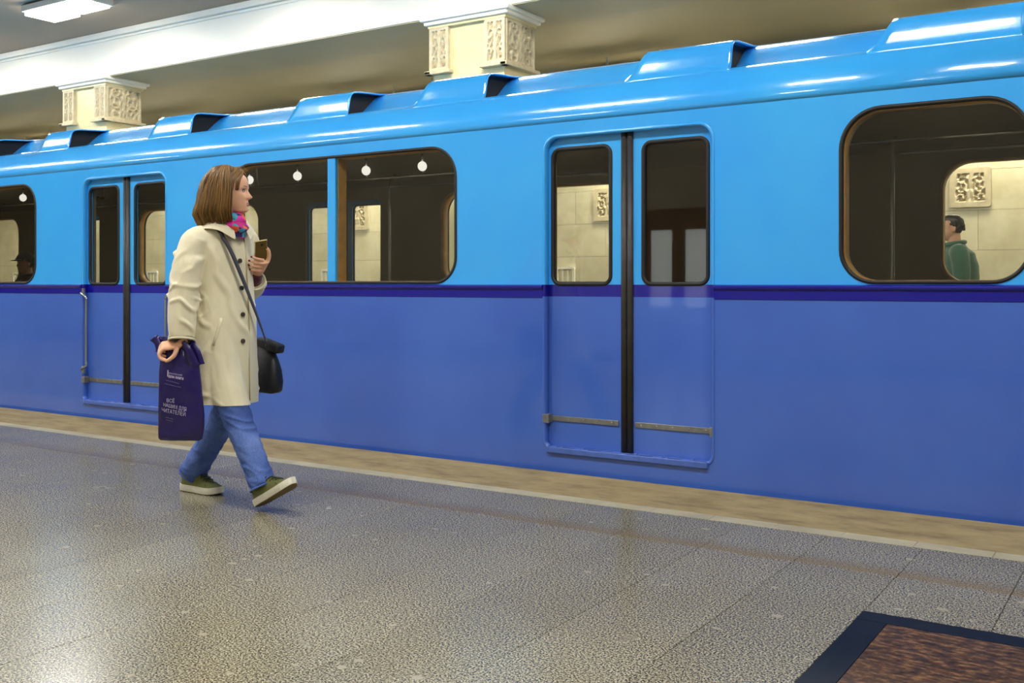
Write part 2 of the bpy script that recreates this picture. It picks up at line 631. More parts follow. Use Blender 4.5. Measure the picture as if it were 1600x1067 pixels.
def curl(u, v, seed):
    """carved foliage height field on the unit square"""
    h = 0.0
    uu = abs(u - 0.5) * 2
    for (cx, cy, r, w_) in ((0.5, 0.2, 0.36, 5.0), (0.45, 0.55, 0.34, -6.0), (0.55, 0.84, 0.28, 5.0)):
        dx, dy = (uu - cx) * 0.7, (v - cy)
        rr = math.hypot(dx, dy)
        a = math.atan2(dy, dx)
        h += max(0, math.cos(a * 1.0 + w_ * rr * 6 + seed)) * math.exp(-(rr / r) ** 2)
    h += 0.6 * math.exp(-((uu) / 0.16) ** 2)
    h += 0.25 * noise.noise(Vector((u * 7 + seed, v * 9, seed)))
    return h


def relief_mesh(name, wd, ht, depth, seed, nx=34, nz=46):
    """carved panel, facing -Y, x 0..wd, z 0..ht, y from 0 outward; plain raised border"""
    v, f = [], []
    for j in range(nz + 1):
        for i in range(nx + 1):
            u, t = i / nx, j / nz
            e = min(u * wd, (1 - u) * wd, t * ht, (1 - t) * ht)
            if e < 0.035:
                y = -depth
            else:
                y = -depth * min(1.0, max(0.0, (curl(u, t, seed) - 0.12) * 1.9))
            v.append((u * wd, y, t * ht))
    for j in range(nz):
        for i in range(nx):
            a = j * (nx + 1) + i
            f.append((a, a + 1, a + nx + 2, a + nx + 1))
    # skirt
    o = len(v)
    v += [(0, 0.02, 0), (wd, 0.02, 0), (wd, 0.02, ht), (0, 0.02, ht)]
    f += [(o, o + 1, nx, 0), (o + 1, o + 2, (nz + 1) * (nx + 1) - 1, nx), (o + 2, o + 3, nz * (nx + 1), (nz + 1) * (nx + 1) - 1), (o + 3, o, 0, nz * (nx + 1))]
    me = mesh_py(name, v, f)
    me.materials.append(M['relief'])
    return me


# relief plaques on the far wall and framed vent panels under them
rm_wall = relief_mesh('wall_relief', 0.40, 0.41, 0.03, 1.7, 24, 24)
for i, x in enumerate((-20.95, -16.3, -11.73, -7.02, -2.24, 2.4)):
    r = empty('relief_plaque', (x, 13.0, 2.02))
    tag(r, ['square carved plaque on the far wall, at the far left end', 'square carved plaque on the far wall, hidden behind the left of the train', 'square carved plaque seen through the far door beside the mullion window',
            'square carved plaque seen through the left pane of the near double door', 'square carved plaque above the man in green, through the big rounded window', 'square carved plaque on the far wall past the big rounded window'][i], 'plaque', 'carved plaques on the far wall')
    link('carved_panel', rm_wall, None, r)
    f_ = sweep_ring('plaque_frame', rrect(0, 0.40, 0, 0.41, 0.004, 2), [(0, 0), (0.025, 0), (0.025, -0.03), (0, -0.03)], M['relief'], r, smooth=False)
for i, x in enumerate((-21.6, -17.0, -12.35, -7.66, -2.9)):
    r = empty('notice_frame', (x, 13.0, 0.92))
    tag(r, 'small white framed panel low on the far wall, number %s from the left end' % ('one', 'two', 'three', 'four', 'five')[i], 'panel', 'white framed panels low on the far wall')
    box('panel_sheet', M['wallblock'], r, 0.03, 0.27, -0.02, 0.0, 0.03, 0.37)
    sweep_ring('frame', rrect(0.02, 0.28, 0.02, 0.40, 0.004, 2), [(-0.01, 0), (0.025, 0), (0.025, -0.035), (-0.01, -0.035)], M['notice'], r, smooth=False)
    for q in range(2):
        box('bar', M['notice'], r, 0.09 + q * 0.09, 0.115 + q * 0.09, -0.03, 0.0, 0.03, 0.38)

# columns on the far platform
rm_front = relief_mesh('front_relief', 0.26, 0.47, 0.03, 0.4, 30, 50)
rm_side = relief_mesh('side_relief', 0.56, 0.47, 0.03, 2.9, 48, 46)
CW, CD = 1.0, 0.60
for i, x in enumerate((-20.42, -13.70, -6.94, -0.2, )):
    r = empty('carved_column', (x, BY, 0))
    tag(r, ['cream column at the far left end of the second platform', 'cream carved column at the upper left above the train roof', 'cream carved column near the top centre above the train roof', 'cream carved column hidden behind the right end of the train'][i], 'column', 'carved columns on the far platform')
    box('shaft', M['colmarb'], r, 0.03, CW - 0.03, 0.03, CD - 0.03, 0.0, 3.96)
    box('plinth', M['colmarb'], r, -0.02, CW + 0.02, -0.02, CD + 0.02, 0.0, 0.25, 0.01)
    for q, xx0 in enumerate((0.0, CW - 0.26)):
        o = link('relief_panel', rm_front, None, r); o.location = (xx0, 0.02, 3.44)
        # bracket mouldings under the carved corner pieces
        box('bracket_moulding', M['relief'], r, xx0 - 0.045, xx0 + 0.30, -0.045, 0.05, 3.40, 3.44, 0.008)
    for sx in (0, 1):
        o = link('relief_panel', rm_side, None, r)
        if sx:
            o.rotation_euler = (0, 0, PI / 2); o.location = (CW - 0.02, 0.02, 3.44)
        else:
            o.rotation_euler = (0, 0, -PI / 2); o.location = (0.02, CD - 0.02, 3.44)
        box('bracket_moulding', M['relief'], r, (CW - 0.04 if sx else -0.045), (CW + 0.045 if sx else 0.04), -0.045, CD + 0.045, 3.40, 3.439, 0.008)
    box('capital_cap', M['colmarb'], r, -0.015, CW + 0.015, -0.015, CD + 0.015, 3.91, 3.95, 0.006)
    box('capital_moulding', M['plaster'], r, -0.05, CW + 0.05, -0.05, CD + 0.05, 3.94, 3.985, 0.014)
    box('capital_moulding', M['plaster'], r, -0.085, CW + 0.085, -0.085, CD + 0.085, 3.98, 4.034, 0.018)


# ceiling lamps and added fill lights
def lamp(x, y, z, mat, label, group, ln=1.2, wd=0.34):
    r = empty('ceiling_light', (x, y, z))
    tag(r, label, 'ceiling light', group)
    box('housing', M['housing'], r, -ln / 2 - 0.03, ln / 2 + 0.03, -wd / 2 - 0.03, wd / 2 + 0.03, 0.0, 0.08, 0.01)
    for s in (-1, 1):
        box('diffuser', mat, r, (-ln / 2) if s < 0 else 0.03, (-0.03) if s < 0 else ln / 2, -wd / 2, wd / 2, -0.045 + (0.02 if s > 0 else 0), 0.0, 0.01)
    for s in (-1, 1):
        box('hanger', M['housing'], r, s * ln / 3 - 0.012, s * ln / 3 + 0.012, -0.012, 0.012, 0.08, 4.64 - z if y < 9 else 4.22 - z)
    return r


for i, x in enumerate((1.3, -1.65, -4.6, -7.55, -10.5, -13.45, -16.4, -19.35)):
    lamp(x, 2.6, 4.40, M['lamp_platform'], 'lit rectangular ceiling light over the near platform, outside the frame', 'lights over the near platform')
for i, x in enumerate((-23.4, -20.5, -17.55, -14.6, -11.68, -8.75, -5.8, -2.85, 0.1)):
    lamp(x, 7.72, 4.54, M['lamp_beam'], 'bright double ceiling light at the top left, before the white beam' if i == 4 else 'lit ceiling light over the track before the beam, outside the frame',
         'lights before the white beam', 1.15, 0.42)
for i, x in enumerate((-20.0, -15.4, -10.8, -6.2, -1.6, 3.0)):  # added row, kept out of sight, to brighten far wall and man
    lamp(x, 12.55, 3.62, M['fill_far'], 'added unseen light over the far track, brightening the far wall', 'added lights over the far track')
for i, x in enumerate((-16.0, -11.5, -7.0, -2.5, 2.0)):  # added row for ambient light, no such lamps in view
    lamp(x, -1.6, 4.40, M['fill_rear'], 'added unseen fill light behind the viewer', 'added fill lights behind the viewer')

# glazed wooden doors in the wall behind the viewer (they mirror in the train's door glass)
dr = empty('door_1', (-6.95, -4.0, 0))
tag(dr, 'brown wooden double door with lit glass panes behind the platform', 'door', kind='structure')
box('door_frame', M['doorwood'], dr, -0.12, 1.28, 0.0, 0.08, 0.0, 2.25, 0.005)
for q in range(2):
    x0 = 0.02 + q * 0.57
    lf = link('door_leaf', plate_mesh('door_leaf', rrect(x0, x0 + 0.555, 0.02, 2.12, 0.003, 2), [rrect(x0 + 0.10, x0 + 0.46, 0.75, 1.92, 0.02, 3)], 0.08, 0.13), M['doorwood'], dr)
    box('door_pane', M['litroom'], lf, x0 + 0.09, x0 + 0.47, 0.085, 0.095, 0.74, 1.93)

# ================================================================ TRAIN
train = empty('metro_carriage', (0, 0, 0))
tag(train, 'vintage two-tone blue metro carriage standing at the platform', 'train')
TX0, TX1 = -18.75, 0.45
DOORS = (-16.165, -11.655, -7.145, -2.635)
DZ0, DZ1, DHW = 0.13, 1.965, 0.527
WZ0, WZ1 = 1.103, 1.972
ZT = 2.06                                  # top of the flat side
# (x0, x1, mullion)
WINS = [(-18.2, -17.34, None), (-14.94, -12.86, -13.9), (-10.42, -8.345, -9.38), (-5.885, -3.815, -4.877), (-1.425, -0.565, None)]
TH = 0.035


def door_hole(x):
    return rrect(x - DHW, x + DHW, DZ0, DZ1, 0.085, 8, 0.04)


def win_hole(a, b, pad=0.0):
    return rrect(a - pad, b + pad, WZ0 - pad, WZ1 + pad, 0.2 + pad, 10, 0.165 + pad)


def side(yf, sgn, name):
    """side wall at y = yf, sgn = +1 when the inside of the car is towards +Y"""
    y0, y1 = (yf, yf + TH) if sgn > 0 else (yf - TH, yf)
    outer = [(TX0, -0.42), (TX1, -0.42), (TX1, ZT), (TX0, ZT)]
    holes = [door_hole(x) for x in DOORS] + [win_hole(a, b) for a, b, m in WINS]
    link(name, plate_mesh(name, outer, holes, y0, y1), M['enamel'], train)
    # inner lining with the same openings
    yl0, yl1 = (yf + 0.10, yf + 0.11) if sgn > 0 else (yf - 0.11, yf - 0.10)
    link('interior_lining', plate_mesh('interior_lining', [(TX0 + 0.05, 0.1), (TX1 - 0.05, 0.1), (TX1 - 0.05, 2.12), (TX0 + 0.05, 2.12)],
         [rrect(x - DHW + 0.02, x + DHW - 0.02, DZ0, DZ1 - 0.02, 0.06, 6, 0.02) for x in DOORS] + [win_hole(a, b, -0.012) for a, b, m in WINS], yl0, yl1), M['lining'], train)
    for a, b, m in WINS:
        d = sgn
        sweep_ring('window_gasket', win_hole(a, b, 0.0), [(-0.012, -0.004 * d), (0.006, -0.004 * d), (0.006, 0.02 * d), (-0.012, 0.02 * d)], M['rubber'], train, yf)
        sweep_ring('window_reveal', win_hole(a, b, 0.0), [(-0.014, 0.022 * d), (0.0, 0.022 * d), (0.0, 0.115 * d), (-0.014, 0.115 * d)], M['ochre'], train, yf)
        cuts = [(a, b)] if m is None else [(a, m - 0.036), (m + 0.036, b)]
        inner = win_hole(a, b, -0.008)
        for (p, q_) in cuts:
            pts = [(min(max(x, p), q_), z) for x, z in inner]
            clean = [pts[0]]
            for t in pts[1:]:
                if math.hypot(t[0] - clean[-1][0], t[1] - clean[-1][1]) > 1e-4:
                    clean.append(t)
            # drop collapsed runs on the mullion side
            ded = []
            for t in clean:
                if len(ded) >= 2 and abs(t[0] - ded[-1][0]) < 1e-6 and abs(t[0] - ded[-2][0]) < 1e-6:
                    ded[-1] = t
                else:
                    ded.append(t)
            link('window_pane', plate_mesh('window_pane', ded, [], yf + d * 0.012 - 0.002, yf + d * 0.012 + 0.002), M['glass'], train)
        if m is not None:
            ml = box('mullion', M['enamel'], train, m - 0.036, m + 0.036, min(yf, yf + d * 0.03), max(yf, yf + d * 0.03), WZ0 - 0.002, WZ1 + 0.002, 0.004)
            box('mullion_lining', M['ochre'], ml, m - 0.04, m + 0.04, min(yf + d * 0.03, yf + d * 0.11), max(yf + d * 0.03, yf + d * 0.11), WZ0, WZ1)
    # belt moulding between the doors
    xs = [TX0] + [v for x in DOORS for v in (x - DHW - 0.012, x + DHW + 0.012)] + [TX1]
    for i in range(0, len(xs), 2):
        v, f = [], []
        prof = [(0.0, 1.014), (-0.004, 1.016), (-0.005, 1.062), (-0.016, 1.072), (-0.019, 1.080), (-0.016, 1.089), (0.0, 1.094)]
        for xe in (xs[i], xs[i + 1]):
            for (dy, z) in prof:
                v.append((xe, yf + dy * sgn, z))
        k = len(prof)
        for a_ in range(k - 1):
            f.append((a_, a_ + 1, k + a_ + 1, k + a_) if sgn < 0 else (a_, k + a_, k + a_ + 1, a_ + 1))
        f.append(tuple(range(k))); f.append(tuple(range(2 * k - 1, k - 1, -1)))
        link('belt_moulding', mesh_py('belt_moulding', v, f), M['belt'], train)
    # doors
    for x in DOORS:
        sweep_ring('door_surround', door_hole(x), [(-0.004, 0.0), (0.004, -0.006 * sgn), (0.013, -0.004 * sgn), (0.016, 0.0), (0.010, 0.05 * sgn), (-0.004, 0.05 * sgn)], M['enamel'], train, yf)
        yd0 = yf + 0.042 * sgn
        yd1 = yd0 + 0.03 * sgn
        for s in (-1, 1):
            e0, e1 = (x - DHW - 0.02, x - 0.036) if s < 0 else (x + 0.036, x + DHW + 0.02)
            g0, g1 = (x - 0.497, x - 0.108) if s < 0 else (x + 0.098, x + 0.488)
            lf = link('door_leaf', plate_mesh('door_leaf', [(e0, 0.11), (e1, 0.11), (e1, 1.99), (e0, 1.99)], [rrect(g0, g1, 1.097, 1.898, 0.05, 6)], min(yd0, yd1), max(yd0, yd1)), M['enamel'], train)
            link('door_glass', plate_mesh('door_glass', rrect(g0, g1, 1.097, 1.898, 0.05, 6), [], yd0 + sgn * 0.012 - 0.002, yd0 + sgn * 0.012 + 0.002), M['glass'], lf)
            sweep_ring('door_gasket', rrect(g0, g1, 1.097, 1.898, 0.05, 6), [(-0.012, -0.002 * sgn), (-0.006, -0.008 * sgn), (0.006, -0.008 * sgn), (0.011, -0.002 * sgn), (0.011, 0.01 * sgn), (-0.012, 0.01 * sgn)], M['rubber'], lf, yd0)
            # kick strip with bolts
            b0, b1 = (x - DHW + 0.01, x - 0.055) if s < 0 else (x + 0.05, x + DHW - 0.01)
            zs = 0.298
            ks = box('kick_strip', M['steel'], lf, b0, b1, min(yd0, yd0 - 0.008 * sgn), max(yd0, yd0 - 0.008 * sgn), zs - 0.015, zs + 0.015, 0.002)
            for q in range(5):
                bx = b0 + 0.04 + q * (b1 - b0 - 0.08) / 4
                box('bolt', M['chrome'], ks, bx - 0.005, bx + 0.005, min(yd0 - 0.011 * sgn, yd0), max(yd0 - 0.011 * sgn, yd0), zs - 0.005, zs + 0.005, 0.002)
            xe = x - DHW if s < 0 else x + DHW
            box('strip_stop', M['steel'], lf, xe - 0.012, xe + 0.03 if s < 0 else xe + 0.006, min(yf - 0.008 * sgn, yd0), max(yf - 0.008 * sgn, yd0), zs - 0.026, zs + 0.026, 0.004)
            # rubber nosing of this leaf
            tube('door_seal', [(x + s * 0.019, yd0 - 0.004 * sgn, 0.125), (x + s * 0.019, yd0 - 0.004 * sgn, 1.975)], [(0.019, 0.016)] * 2, M['seal'], lf, 12, (1, 0, 0))
        # sill
        sl = box('door_sill', M['sill'], train, x - DHW + 0.02, x + DHW - 0.02, min(yf - 0.018 * sgn, yd0), max(yf - 0.018 * sgn, yd0), 0.098, 0.135, 0.006)
        for q in range(4):
            sx = x + (-0.36, -0.19, 0.14, 0.31)[q]
            box('sill_slot', M['dark'], sl, sx - 0.04, sx + 0.04, min(yf - 0.012 * sgn, yf - 0.004 * sgn), max(yf - 0.012 * sgn, yf - 0.004 * sgn), 0.128, 0.1362)
        for q in range(6):
            sx = x - 0.44 + q * 0.17
            tube('sill_screw', [(sx, yf + 0.008 * sgn, 0.13), (sx, yf + 0.008 * sgn, 0.14)], 0.012, M['sill'], sl, 8)


side(FACE, 1, 'side_wall')
side(FARF, -1, 'side_wall')

# grab rails flanking the second door from the visible end
for s in (-1, 1):
    xm = -7.66 if s < 0 else -6.555          # mounts on the body
    xb = -7.592 if s < 0 else -6.585         # the bar itself
    y = FACE - 0.026
    pth = catmull([(xm, FACE + 0.004, 1.03), (xm, y, 1.02), (xb, y, 0.985), (xb, y, 0.93), (xb, y, 0.7), (xb, y, 0.47), (xb, y, 0.42), (xm, y, 0.39), (xm, FACE + 0.004, 0.38)], 4)
    hr = tube('grab_rail', pth, 0.010, M['chrome'], train, 10)
    for z in (1.03, 0.38):
        box('rail_bracket', M['steel'], hr, xm - 0.014, xm + 0.014, FACE - 0.012, FACE + 0.004, z - 0.03, z + 0.03, 0.003)

# roof shell
RP = [(0.0, 2.05), (0.0, 2.085), (0.004, 2.115), (0.014, 2.15), (0.032, 2.19), (0.058, 2.228), (0.09, 2.257), (0.12, 2.277), (0.135, 2.282), (0.22, 2.292), (0.29, 2.305), (0.325, 2.325), (0.40, 2.392), (0.455, 2.437), (0.50, 2.466), (0.58, 2.49), (0.75, 2.525), (1.0, 2.55), (1.35, 2.56)]
full = [(FACE + d, z) for d, z in RP] + [(FARF - d, z) for d, z in reversed(RP[:-1])]
v, f = [], []
NXR = 8
k = len(full)
for i in range(NXR + 1):
    x = TX0 + (TX1 - TX0) * i / NXR
    v += [(x, y, z) for y, z in full]
for i in range(NXR):
    for a_ in range(k - 1):
        f.append((i * k + a_, (i + 1) * k + a_, (i + 1) * k + a_ + 1, i * k + a_ + 1))
roof = link('roof', mesh_py('roof', v, f), M['enamel'], train, True)
md = roof.modifiers.new('thickness', 'SOLIDIFY'); md.thickness = 0.01; md.offset = -1
for xe, nm in ((TX0, 'end_wall'), (TX1, 'end_wall')):
    pts = [(y, z) for y, z in full] + [(FARF, -0.42), (FACE, -0.42)]
    vv = [(xe, y, z) for y, z in pts] + [(xe + (0.03 if xe < -5 else -0.03), y, z) for y, z in pts]
    n_ = len(pts)
    ff = [tuple(range(n_)), tuple(range(2 * n_ - 1, n_ - 1, -1))] + [(i, (i + 1) % n_, n_ + (i + 1) % n_, n_ + i) for i in range(n_)]
    link(nm, mesh_py(nm, vv, ff), M['enamel'], train)

# roof air scoops (start, mouth): cowl grows out of the roof and opens towards +X
SCO = [(-9.82, -9.19), (-8.512, -8.039), (-7.007, -6.463), (-5.444, -4.825), (-4.275, -3.67), (-2.707, -2.044), (-1.343, -0.60)]
SCO += [(-11.3, -10.75), (-12.9, -12.3), (-14.4, -13.8), (-16.0, -15.4), (-17.5, -16.95)]
SP = [(0.088, 2.252), (0.105, 2.275), (0.115, 2.31), (0.123, 2.35), (0.132, 2.39), (0.145, 2.418), (0.17, 2.438), (0.22, 2.449), (0.32, 2.458), (0.45, 2.468), (0.62, 2.494)]


def scoop_mesh(ln, sgn):
    """x 0..ln; left end closed and raked, mouth open at x = ln"""
    v, f = [], []
    k = len(SP)
    zs0, zs1 = SP[0][1], SP[-1][1]
    st = [0.0, 0.02, 0.05, 0.12, 0.5, 0.9, 0.97, 1.0]
    for t in st:
        for j, (d, z) in enumerate(SP):
            hfrac = min(1.0, max(0.0, (z - 2.26) / 0.17))
            x = 0.11 * hfrac * (1 - t) + t * ln
            dd = d
            if t < 0.05:
                # closed end: fold back on to the roof surface
                w_ = 1 - t / 0.05
                roof_d = float(np.interp(z, [p[1] for p in RP], [p[0] for p in RP]))
                dd = d * (1 - w_) + (roof_d + 0.01) * w_
                x = x + (-0.012 * w_)
            v.append((x, dd * sgn, z))
    for i in range(len(st) - 1):
        for j in range(k - 1):
            q = (i * k + j, (i + 1) * k + j, (i + 1) * k + j + 1, i * k + j + 1)
            f.append(q if sgn > 0 else q[::-1])
    # turned-in lip at the mouth
    return mesh_py('scoop_cowl', v, f)


for sgn, yf in ((1, FACE), (-1, FARF)):
    for i, (a_, b_) in enumerate(SCO):
        o = link('roof_scoop', scoop_mesh(b_ - a_, sgn), M['enamel'], train, True)
        o.location = (a_, yf, 0)
        md = o.modifiers.new('thickness', 'SOLIDIFY'); md.thickness = 0.01; md.offset = -1
        L_ = b_ - a_
        # black plate inside the mouth: shade of the hollow painted in
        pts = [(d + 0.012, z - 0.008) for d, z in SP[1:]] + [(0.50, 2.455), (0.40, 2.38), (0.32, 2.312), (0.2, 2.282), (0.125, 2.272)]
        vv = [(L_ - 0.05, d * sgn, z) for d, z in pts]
        link('scoop_shade_plate', mesh_py('scoop_shade_plate', vv, [tuple(range(len(vv)))]), M['dark'], o)
        # black skin under the cowl, its inner shade put in as colour
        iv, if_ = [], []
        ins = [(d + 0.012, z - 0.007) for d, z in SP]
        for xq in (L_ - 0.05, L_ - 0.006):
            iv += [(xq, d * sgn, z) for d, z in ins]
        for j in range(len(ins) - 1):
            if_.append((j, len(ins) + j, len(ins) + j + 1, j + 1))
        link('scoop_shade_skin', mesh_py('scoop_shade_skin', iv, if_), M['dark'], o)

# underframe
uf = box('underframe', M['under'], train, TX0 + 0.2, TX1 - 0.2, FACE + 0.1, FARF - 0.1, -0.75, -0.30)
for bx in (-15.6, -3.2):
    for dx in (-1.05, 1.05):
        for y in (5.81, 7.33):
            tube('wheel', [(bx + dx, y - 0.065, -0.52), (bx + dx, y + 0.065, -0.52)], 0.43, M['under'], train, 28, smooth=False)

# interior
box('interior_floor', M['infloor'], train, TX0 + 0.04, TX1 - 0.04, FACE + 0.04, FARF - 0.04, 0.09, 0.128)
v, f = [], []
cp = [(0.11, 2.06), (0.16, 2.14), (0.28, 2.2), (0.6, 2.24), (1.35, 2.26), (2.1, 2.24), (2.42, 2.2), (2.54, 2.14), (2.59, 2.06)]
for x in (TX0 + 0.05, TX1 - 0.05):
    v += [(x, FACE + d, z) for d, z in cp]
for j in range(len(cp) - 1):
    f.append((j, j + 1, len(cp) + j + 1, len(cp) + j))
o = link('interior_ceiling', mesh_py('interior_ceiling', v, f), M['inceil'], train, True)
o.modifiers.new('t', 'SOLIDIFY').thickness = 0.012
for x in (TX0 + 0.06, TX1 - 0.1):
    box('interior_end_wall', M['lining'], train, x, x + 0.03, FACE + 0.11, FARF - 0.11, 0.13, 2.2)
segs = [(DOORS[i] + DHW + 0.16, DOORS[i + 1] - DHW - 0.16) for i in range(3)] + [(TX0 + 0.12, DOORS[0] - DHW - 0.16), (DOORS[3] + DHW + 0.16, TX1 - 0.15)]
for yq, s in ((FACE + 0.11, 1), (FARF - 0.11, -1)):
    for (p, q_) in segs:
        st = box('bench_seat', M['seat'], train, p, q_, min(yq, yq + s * 0.46), max(yq, yq + s * 0.46), 0.45, 0.56, 0.03, True)
        box('bench_base', M['lining'], st, p + 0.03, q_ - 0.03, min(yq, yq + s * 0.38), max(yq, yq + s * 0.38), 0.128, 0.45)
        box('bench_back', M['seat'], st, p, q_, min(yq, yq + s * 0.07), max(yq, yq + s * 0.07), 0.58, 1.03, 0.025, True)
        hz_ = 1.87 if s > 0 else 2.0
        pr = tube('hand_rail', [(p + 0.29, yq + s * 0.42, hz_), (q_ - 0.29, yq + s * 0.42, hz_)], 0.011, M['chrome'], train, 10)
        for xq in (p + 0.29, q_ - 0.29):
            if s > 0:
                tube('rail_bracket', [(xq, yq + s * 0.42, hz_), (xq, yq + s * 0.40, 2.2)], 0.01, M['chrome'], pr, 8)
                continue
            tube('stanchion', catmull([(xq, yq + s * 0.42, 0.13), (xq, yq + s * 0.42, 1.5), (xq, yq + s * 0.42, hz_), (xq, yq + s * 0.34, 2.12)], 3), 0.014, M['chrome'], pr, 10)
# opal globe lamps under the far cove
gb = []
for x in (-16.53, -15.89, -15.05, -14.42, -12.02, -11.29, -7.51, -6.87, -6.03, -5.40):
    g = empty('globe_lamp', (x, 6.9, 2.10)); g.parent = train
    bm = bmesh.new(); bmesh.ops.create_uvsphere(bm, u_segments=16, v_segments=10, radius=0.040)
    bmesh.ops.scale(bm, vec=(1, 1, 1.05), verts=bm.verts)
    link('globe', bm_mesh('globe', bm), M['opal'], g, True)
    tube('lamp_neck', [(0, 0, 0.035), (0, 0, 0.15)], 0.009, M['chrome'], g, 10)
    tube('lamp_finial', [(0.012, 0.0, -0.05), (0.012, 0, -0.066)], 0.008, M['chrome'], g, 8)


# ================================================================ PEOPLE
def cloth(name, col, vary=0.06, weave=900, rough=0.8, sheen=0.3, bump=0.15):
    q = NT(name)
    c = q.coord()
    f = q.noise(c, 9, 4)
    q.l(q.ramp(f, [(0.3, tuple(v * (1 - vary) for v in col[:3]) + (1,)), (0.7, tuple(min(1, v * (1 + vary)) for v in col[:3]) + (1,))]), q.b.inputs['Base Color'])
    q.b.inputs['Roughness'].default_value = rough
    q.b.inputs['Sheen Weight'].default_value = sheen
    q.b.inputs['Specular IOR Level'].default_value = 0.25
    q.bump(q.noise(q.mapping(c, (1, 1, 0.6)), 34, 4), bump, 0.01)
    return q.m


def skin_mat(name, col):
    q = NT(name)
    c = q.coord()
    f = q.noise(c, 30, 3)
    q.l(q.ramp(f, [(0.35, tuple(v * 0.94 for v in col[:3]) + (1,)), (0.65, col)]), q.b.inputs['Base Color'])
    q.b.inputs['Roughness'].default_value = 0.48
    q.b.inputs['Subsurface Weight'].default_value = 0.12
    q.b.inputs['Subsurface Radius'].default_value = (0.01, 0.004, 0.002)
    q.b.inputs['Specular IOR Level'].default_value = 0.35
    return q.m


def hair_mat(name, a, b):
    q = NT(name)
    at = q.n('ShaderNodeAttribute'); at.attribute_name = 'tone'
    q.l(q.ramp(at.outputs['Fac'], [(0.0, a), (1.0, b)]), q.b.inputs['Base Color'])
    q.b.inputs['Roughness'].default_value = 0.42
    q.b.inputs['Specular IOR Level'].default_value = 0.4
    return q.m


def denim():
    q = NT('blue_denim')
    c = q.coord()
    f = q.noise(c, 5, 5)
    base = q.ramp(f, [(0.3, lin(62, 82, 140)), (0.55, lin(92, 118, 182)), (0.75, lin(122, 146, 204))])
    tw = q.noise(q.mapping(c, (1, 1, 0.15)), 420, 2)
    base = q.mix(0.25, base, q.ramp(tw, [(0.4, (0.05, 0.08, 0.2, 1)), (0.6, (0.7, 0.78, 0.95, 1))]), 'OVERLAY')
    q.l(base, q.b.inputs['Base Color'])
    q.b.inputs['Roughness'].default_value = 0.85
    q.b.inputs['Specular IOR Level'].default_value = 0.2
    q.bump(q.noise(c, 60, 4), 0.12, 0.01)
    return q.m


def scarf_mat():
    q = NT('printed_scarf_fabric')
    c = q.coord()
    vo = q.n('ShaderNodeTexVoronoi')
    vo.inputs['Scale'].default_value = 42.0
    wob = q.n('ShaderNodeTexNoise'); wob.inputs['Scale'].default_value = 18.0
    q.l(c, wob.inputs['Vector'])
    vm = q.n('ShaderNodeVectorMath', operation='MULTIPLY_ADD')
    q.l(wob.outputs['Color'], vm.inputs[0]); vm.inputs[1].default_value = (0.03, 0.03, 0.03); q.l(c, vm.inputs[2])
    q.l(q.mapping(vm.outputs[0], (0.55, 0.55, 1.25), (0.0, 0.7, 0.0)), vo.inputs['Vector'])
    sc_ = q.n('ShaderNodeSeparateColor'); q.l(vo.outputs['Color'], sc_.inputs[0])
    col = q.ramp(sc_.outputs[0], [(0.0, lin(224, 48, 168)), (0.26, lin(52, 26, 88)), (0.42, lin(190, 34, 120)), (0.56, lin(228, 92, 60)), (0.68, lin(60, 154, 172)), (0.80, lin(96, 50, 150)), (0.90, lin(30, 22, 44))], 'CONSTANT')
    q.l(col, q.b.inputs['Base Color'])
    q.b.inputs['Roughness'].default_value = 0.8
    return q.m


M['skin'] = skin_mat('fair_skin', lin(226, 174, 140))
M['skin2'] = skin_mat('tan_skin', lin(196, 148, 116))
M['lip'] = plain('lips', lin(176, 96, 84), 0.4)
M['eyewhite'] = plain('eye_white', lin(222, 216, 206), 0.25)
M['iris'] = plain('dark_iris', lin(52, 36, 26), 0.2)
M['brow'] = plain('brow_hair', lin(92, 62, 40), 0.7)
M['lash'] = plain('eyelid_line', lin(70, 46, 36), 0.7)
M['nail'] = plain('dark_red_nail_polish', lin(84, 14, 24), 0.2)
M['coat'] = cloth('beige_trench_cotton', lin(220, 212, 180), 0.04, rough=0.72)
M['coatdark'] = cloth('coat_seam_thread', lin(170, 158, 122), 0.05)
M['denim'] = denim()
M['scarf'] = scarf_mat()
M['auburn'] = hair_mat('auburn_brown_hair', lin(46, 30, 14), lin(148, 110, 56))
M['blackhair'] = hair_mat('short_black_hair', lin(20, 16, 14), lin(46, 38, 32))
M['olive'] = plain('olive_suede', lin(96, 100, 48), 0.75, vary=0.12, vscale=26, bump=0.12, bscale=120)
M['olivedark'] = plain('olive_laces', lin(52, 56, 32), 0.8)
M['whitesole'] = plain('white_rubber_sole', lin(222, 218, 198), 0.55, vary=0.05, vscale=20)
M['outsole'] = plain('tan_outsole', lin(126, 106, 66), 0.7)
M['burgundy'] = cloth('burgundy_knit', lin(84, 26, 42), 0.15)
M['horn'] = plain('brown_horn_button', lin(58, 46, 32), 0.3, vary=0.3, vscale=60)
M['plastic'] = plain('dark_violet_plastic', lin(36, 25, 96), 0.26, vary=0.15, vscale=6, bump=0.7, bscale=11, coat=0.2)
M['print'] = plain('white_bag_print', lin(186, 178, 214), 0.5)
M['leather'] = plain('black_leather', lin(26, 28, 34), 0.42, vary=0.15, vscale=20, bump=0.15, bscale=70)
M['strap'] = plain('dark_grey_strap', lin(58, 60, 70), 0.6)
M['phoneback'] = plain('bronze_phone_back', lin(112, 88, 40), 0.22, 0.4)
M['phoneedge'] = plain('gold_phone_edge', lin(236, 218, 160), 0.3, 0.4)
M['greenjk'] = cloth('dark_green_jacket', lin(52, 92, 72), 0.1)
M['trousers'] = cloth('dark_trousers', lin(38, 38, 44), 0.1)
M['darkcoat'] = cloth('black_coat', lin(30, 28, 28), 0.1)

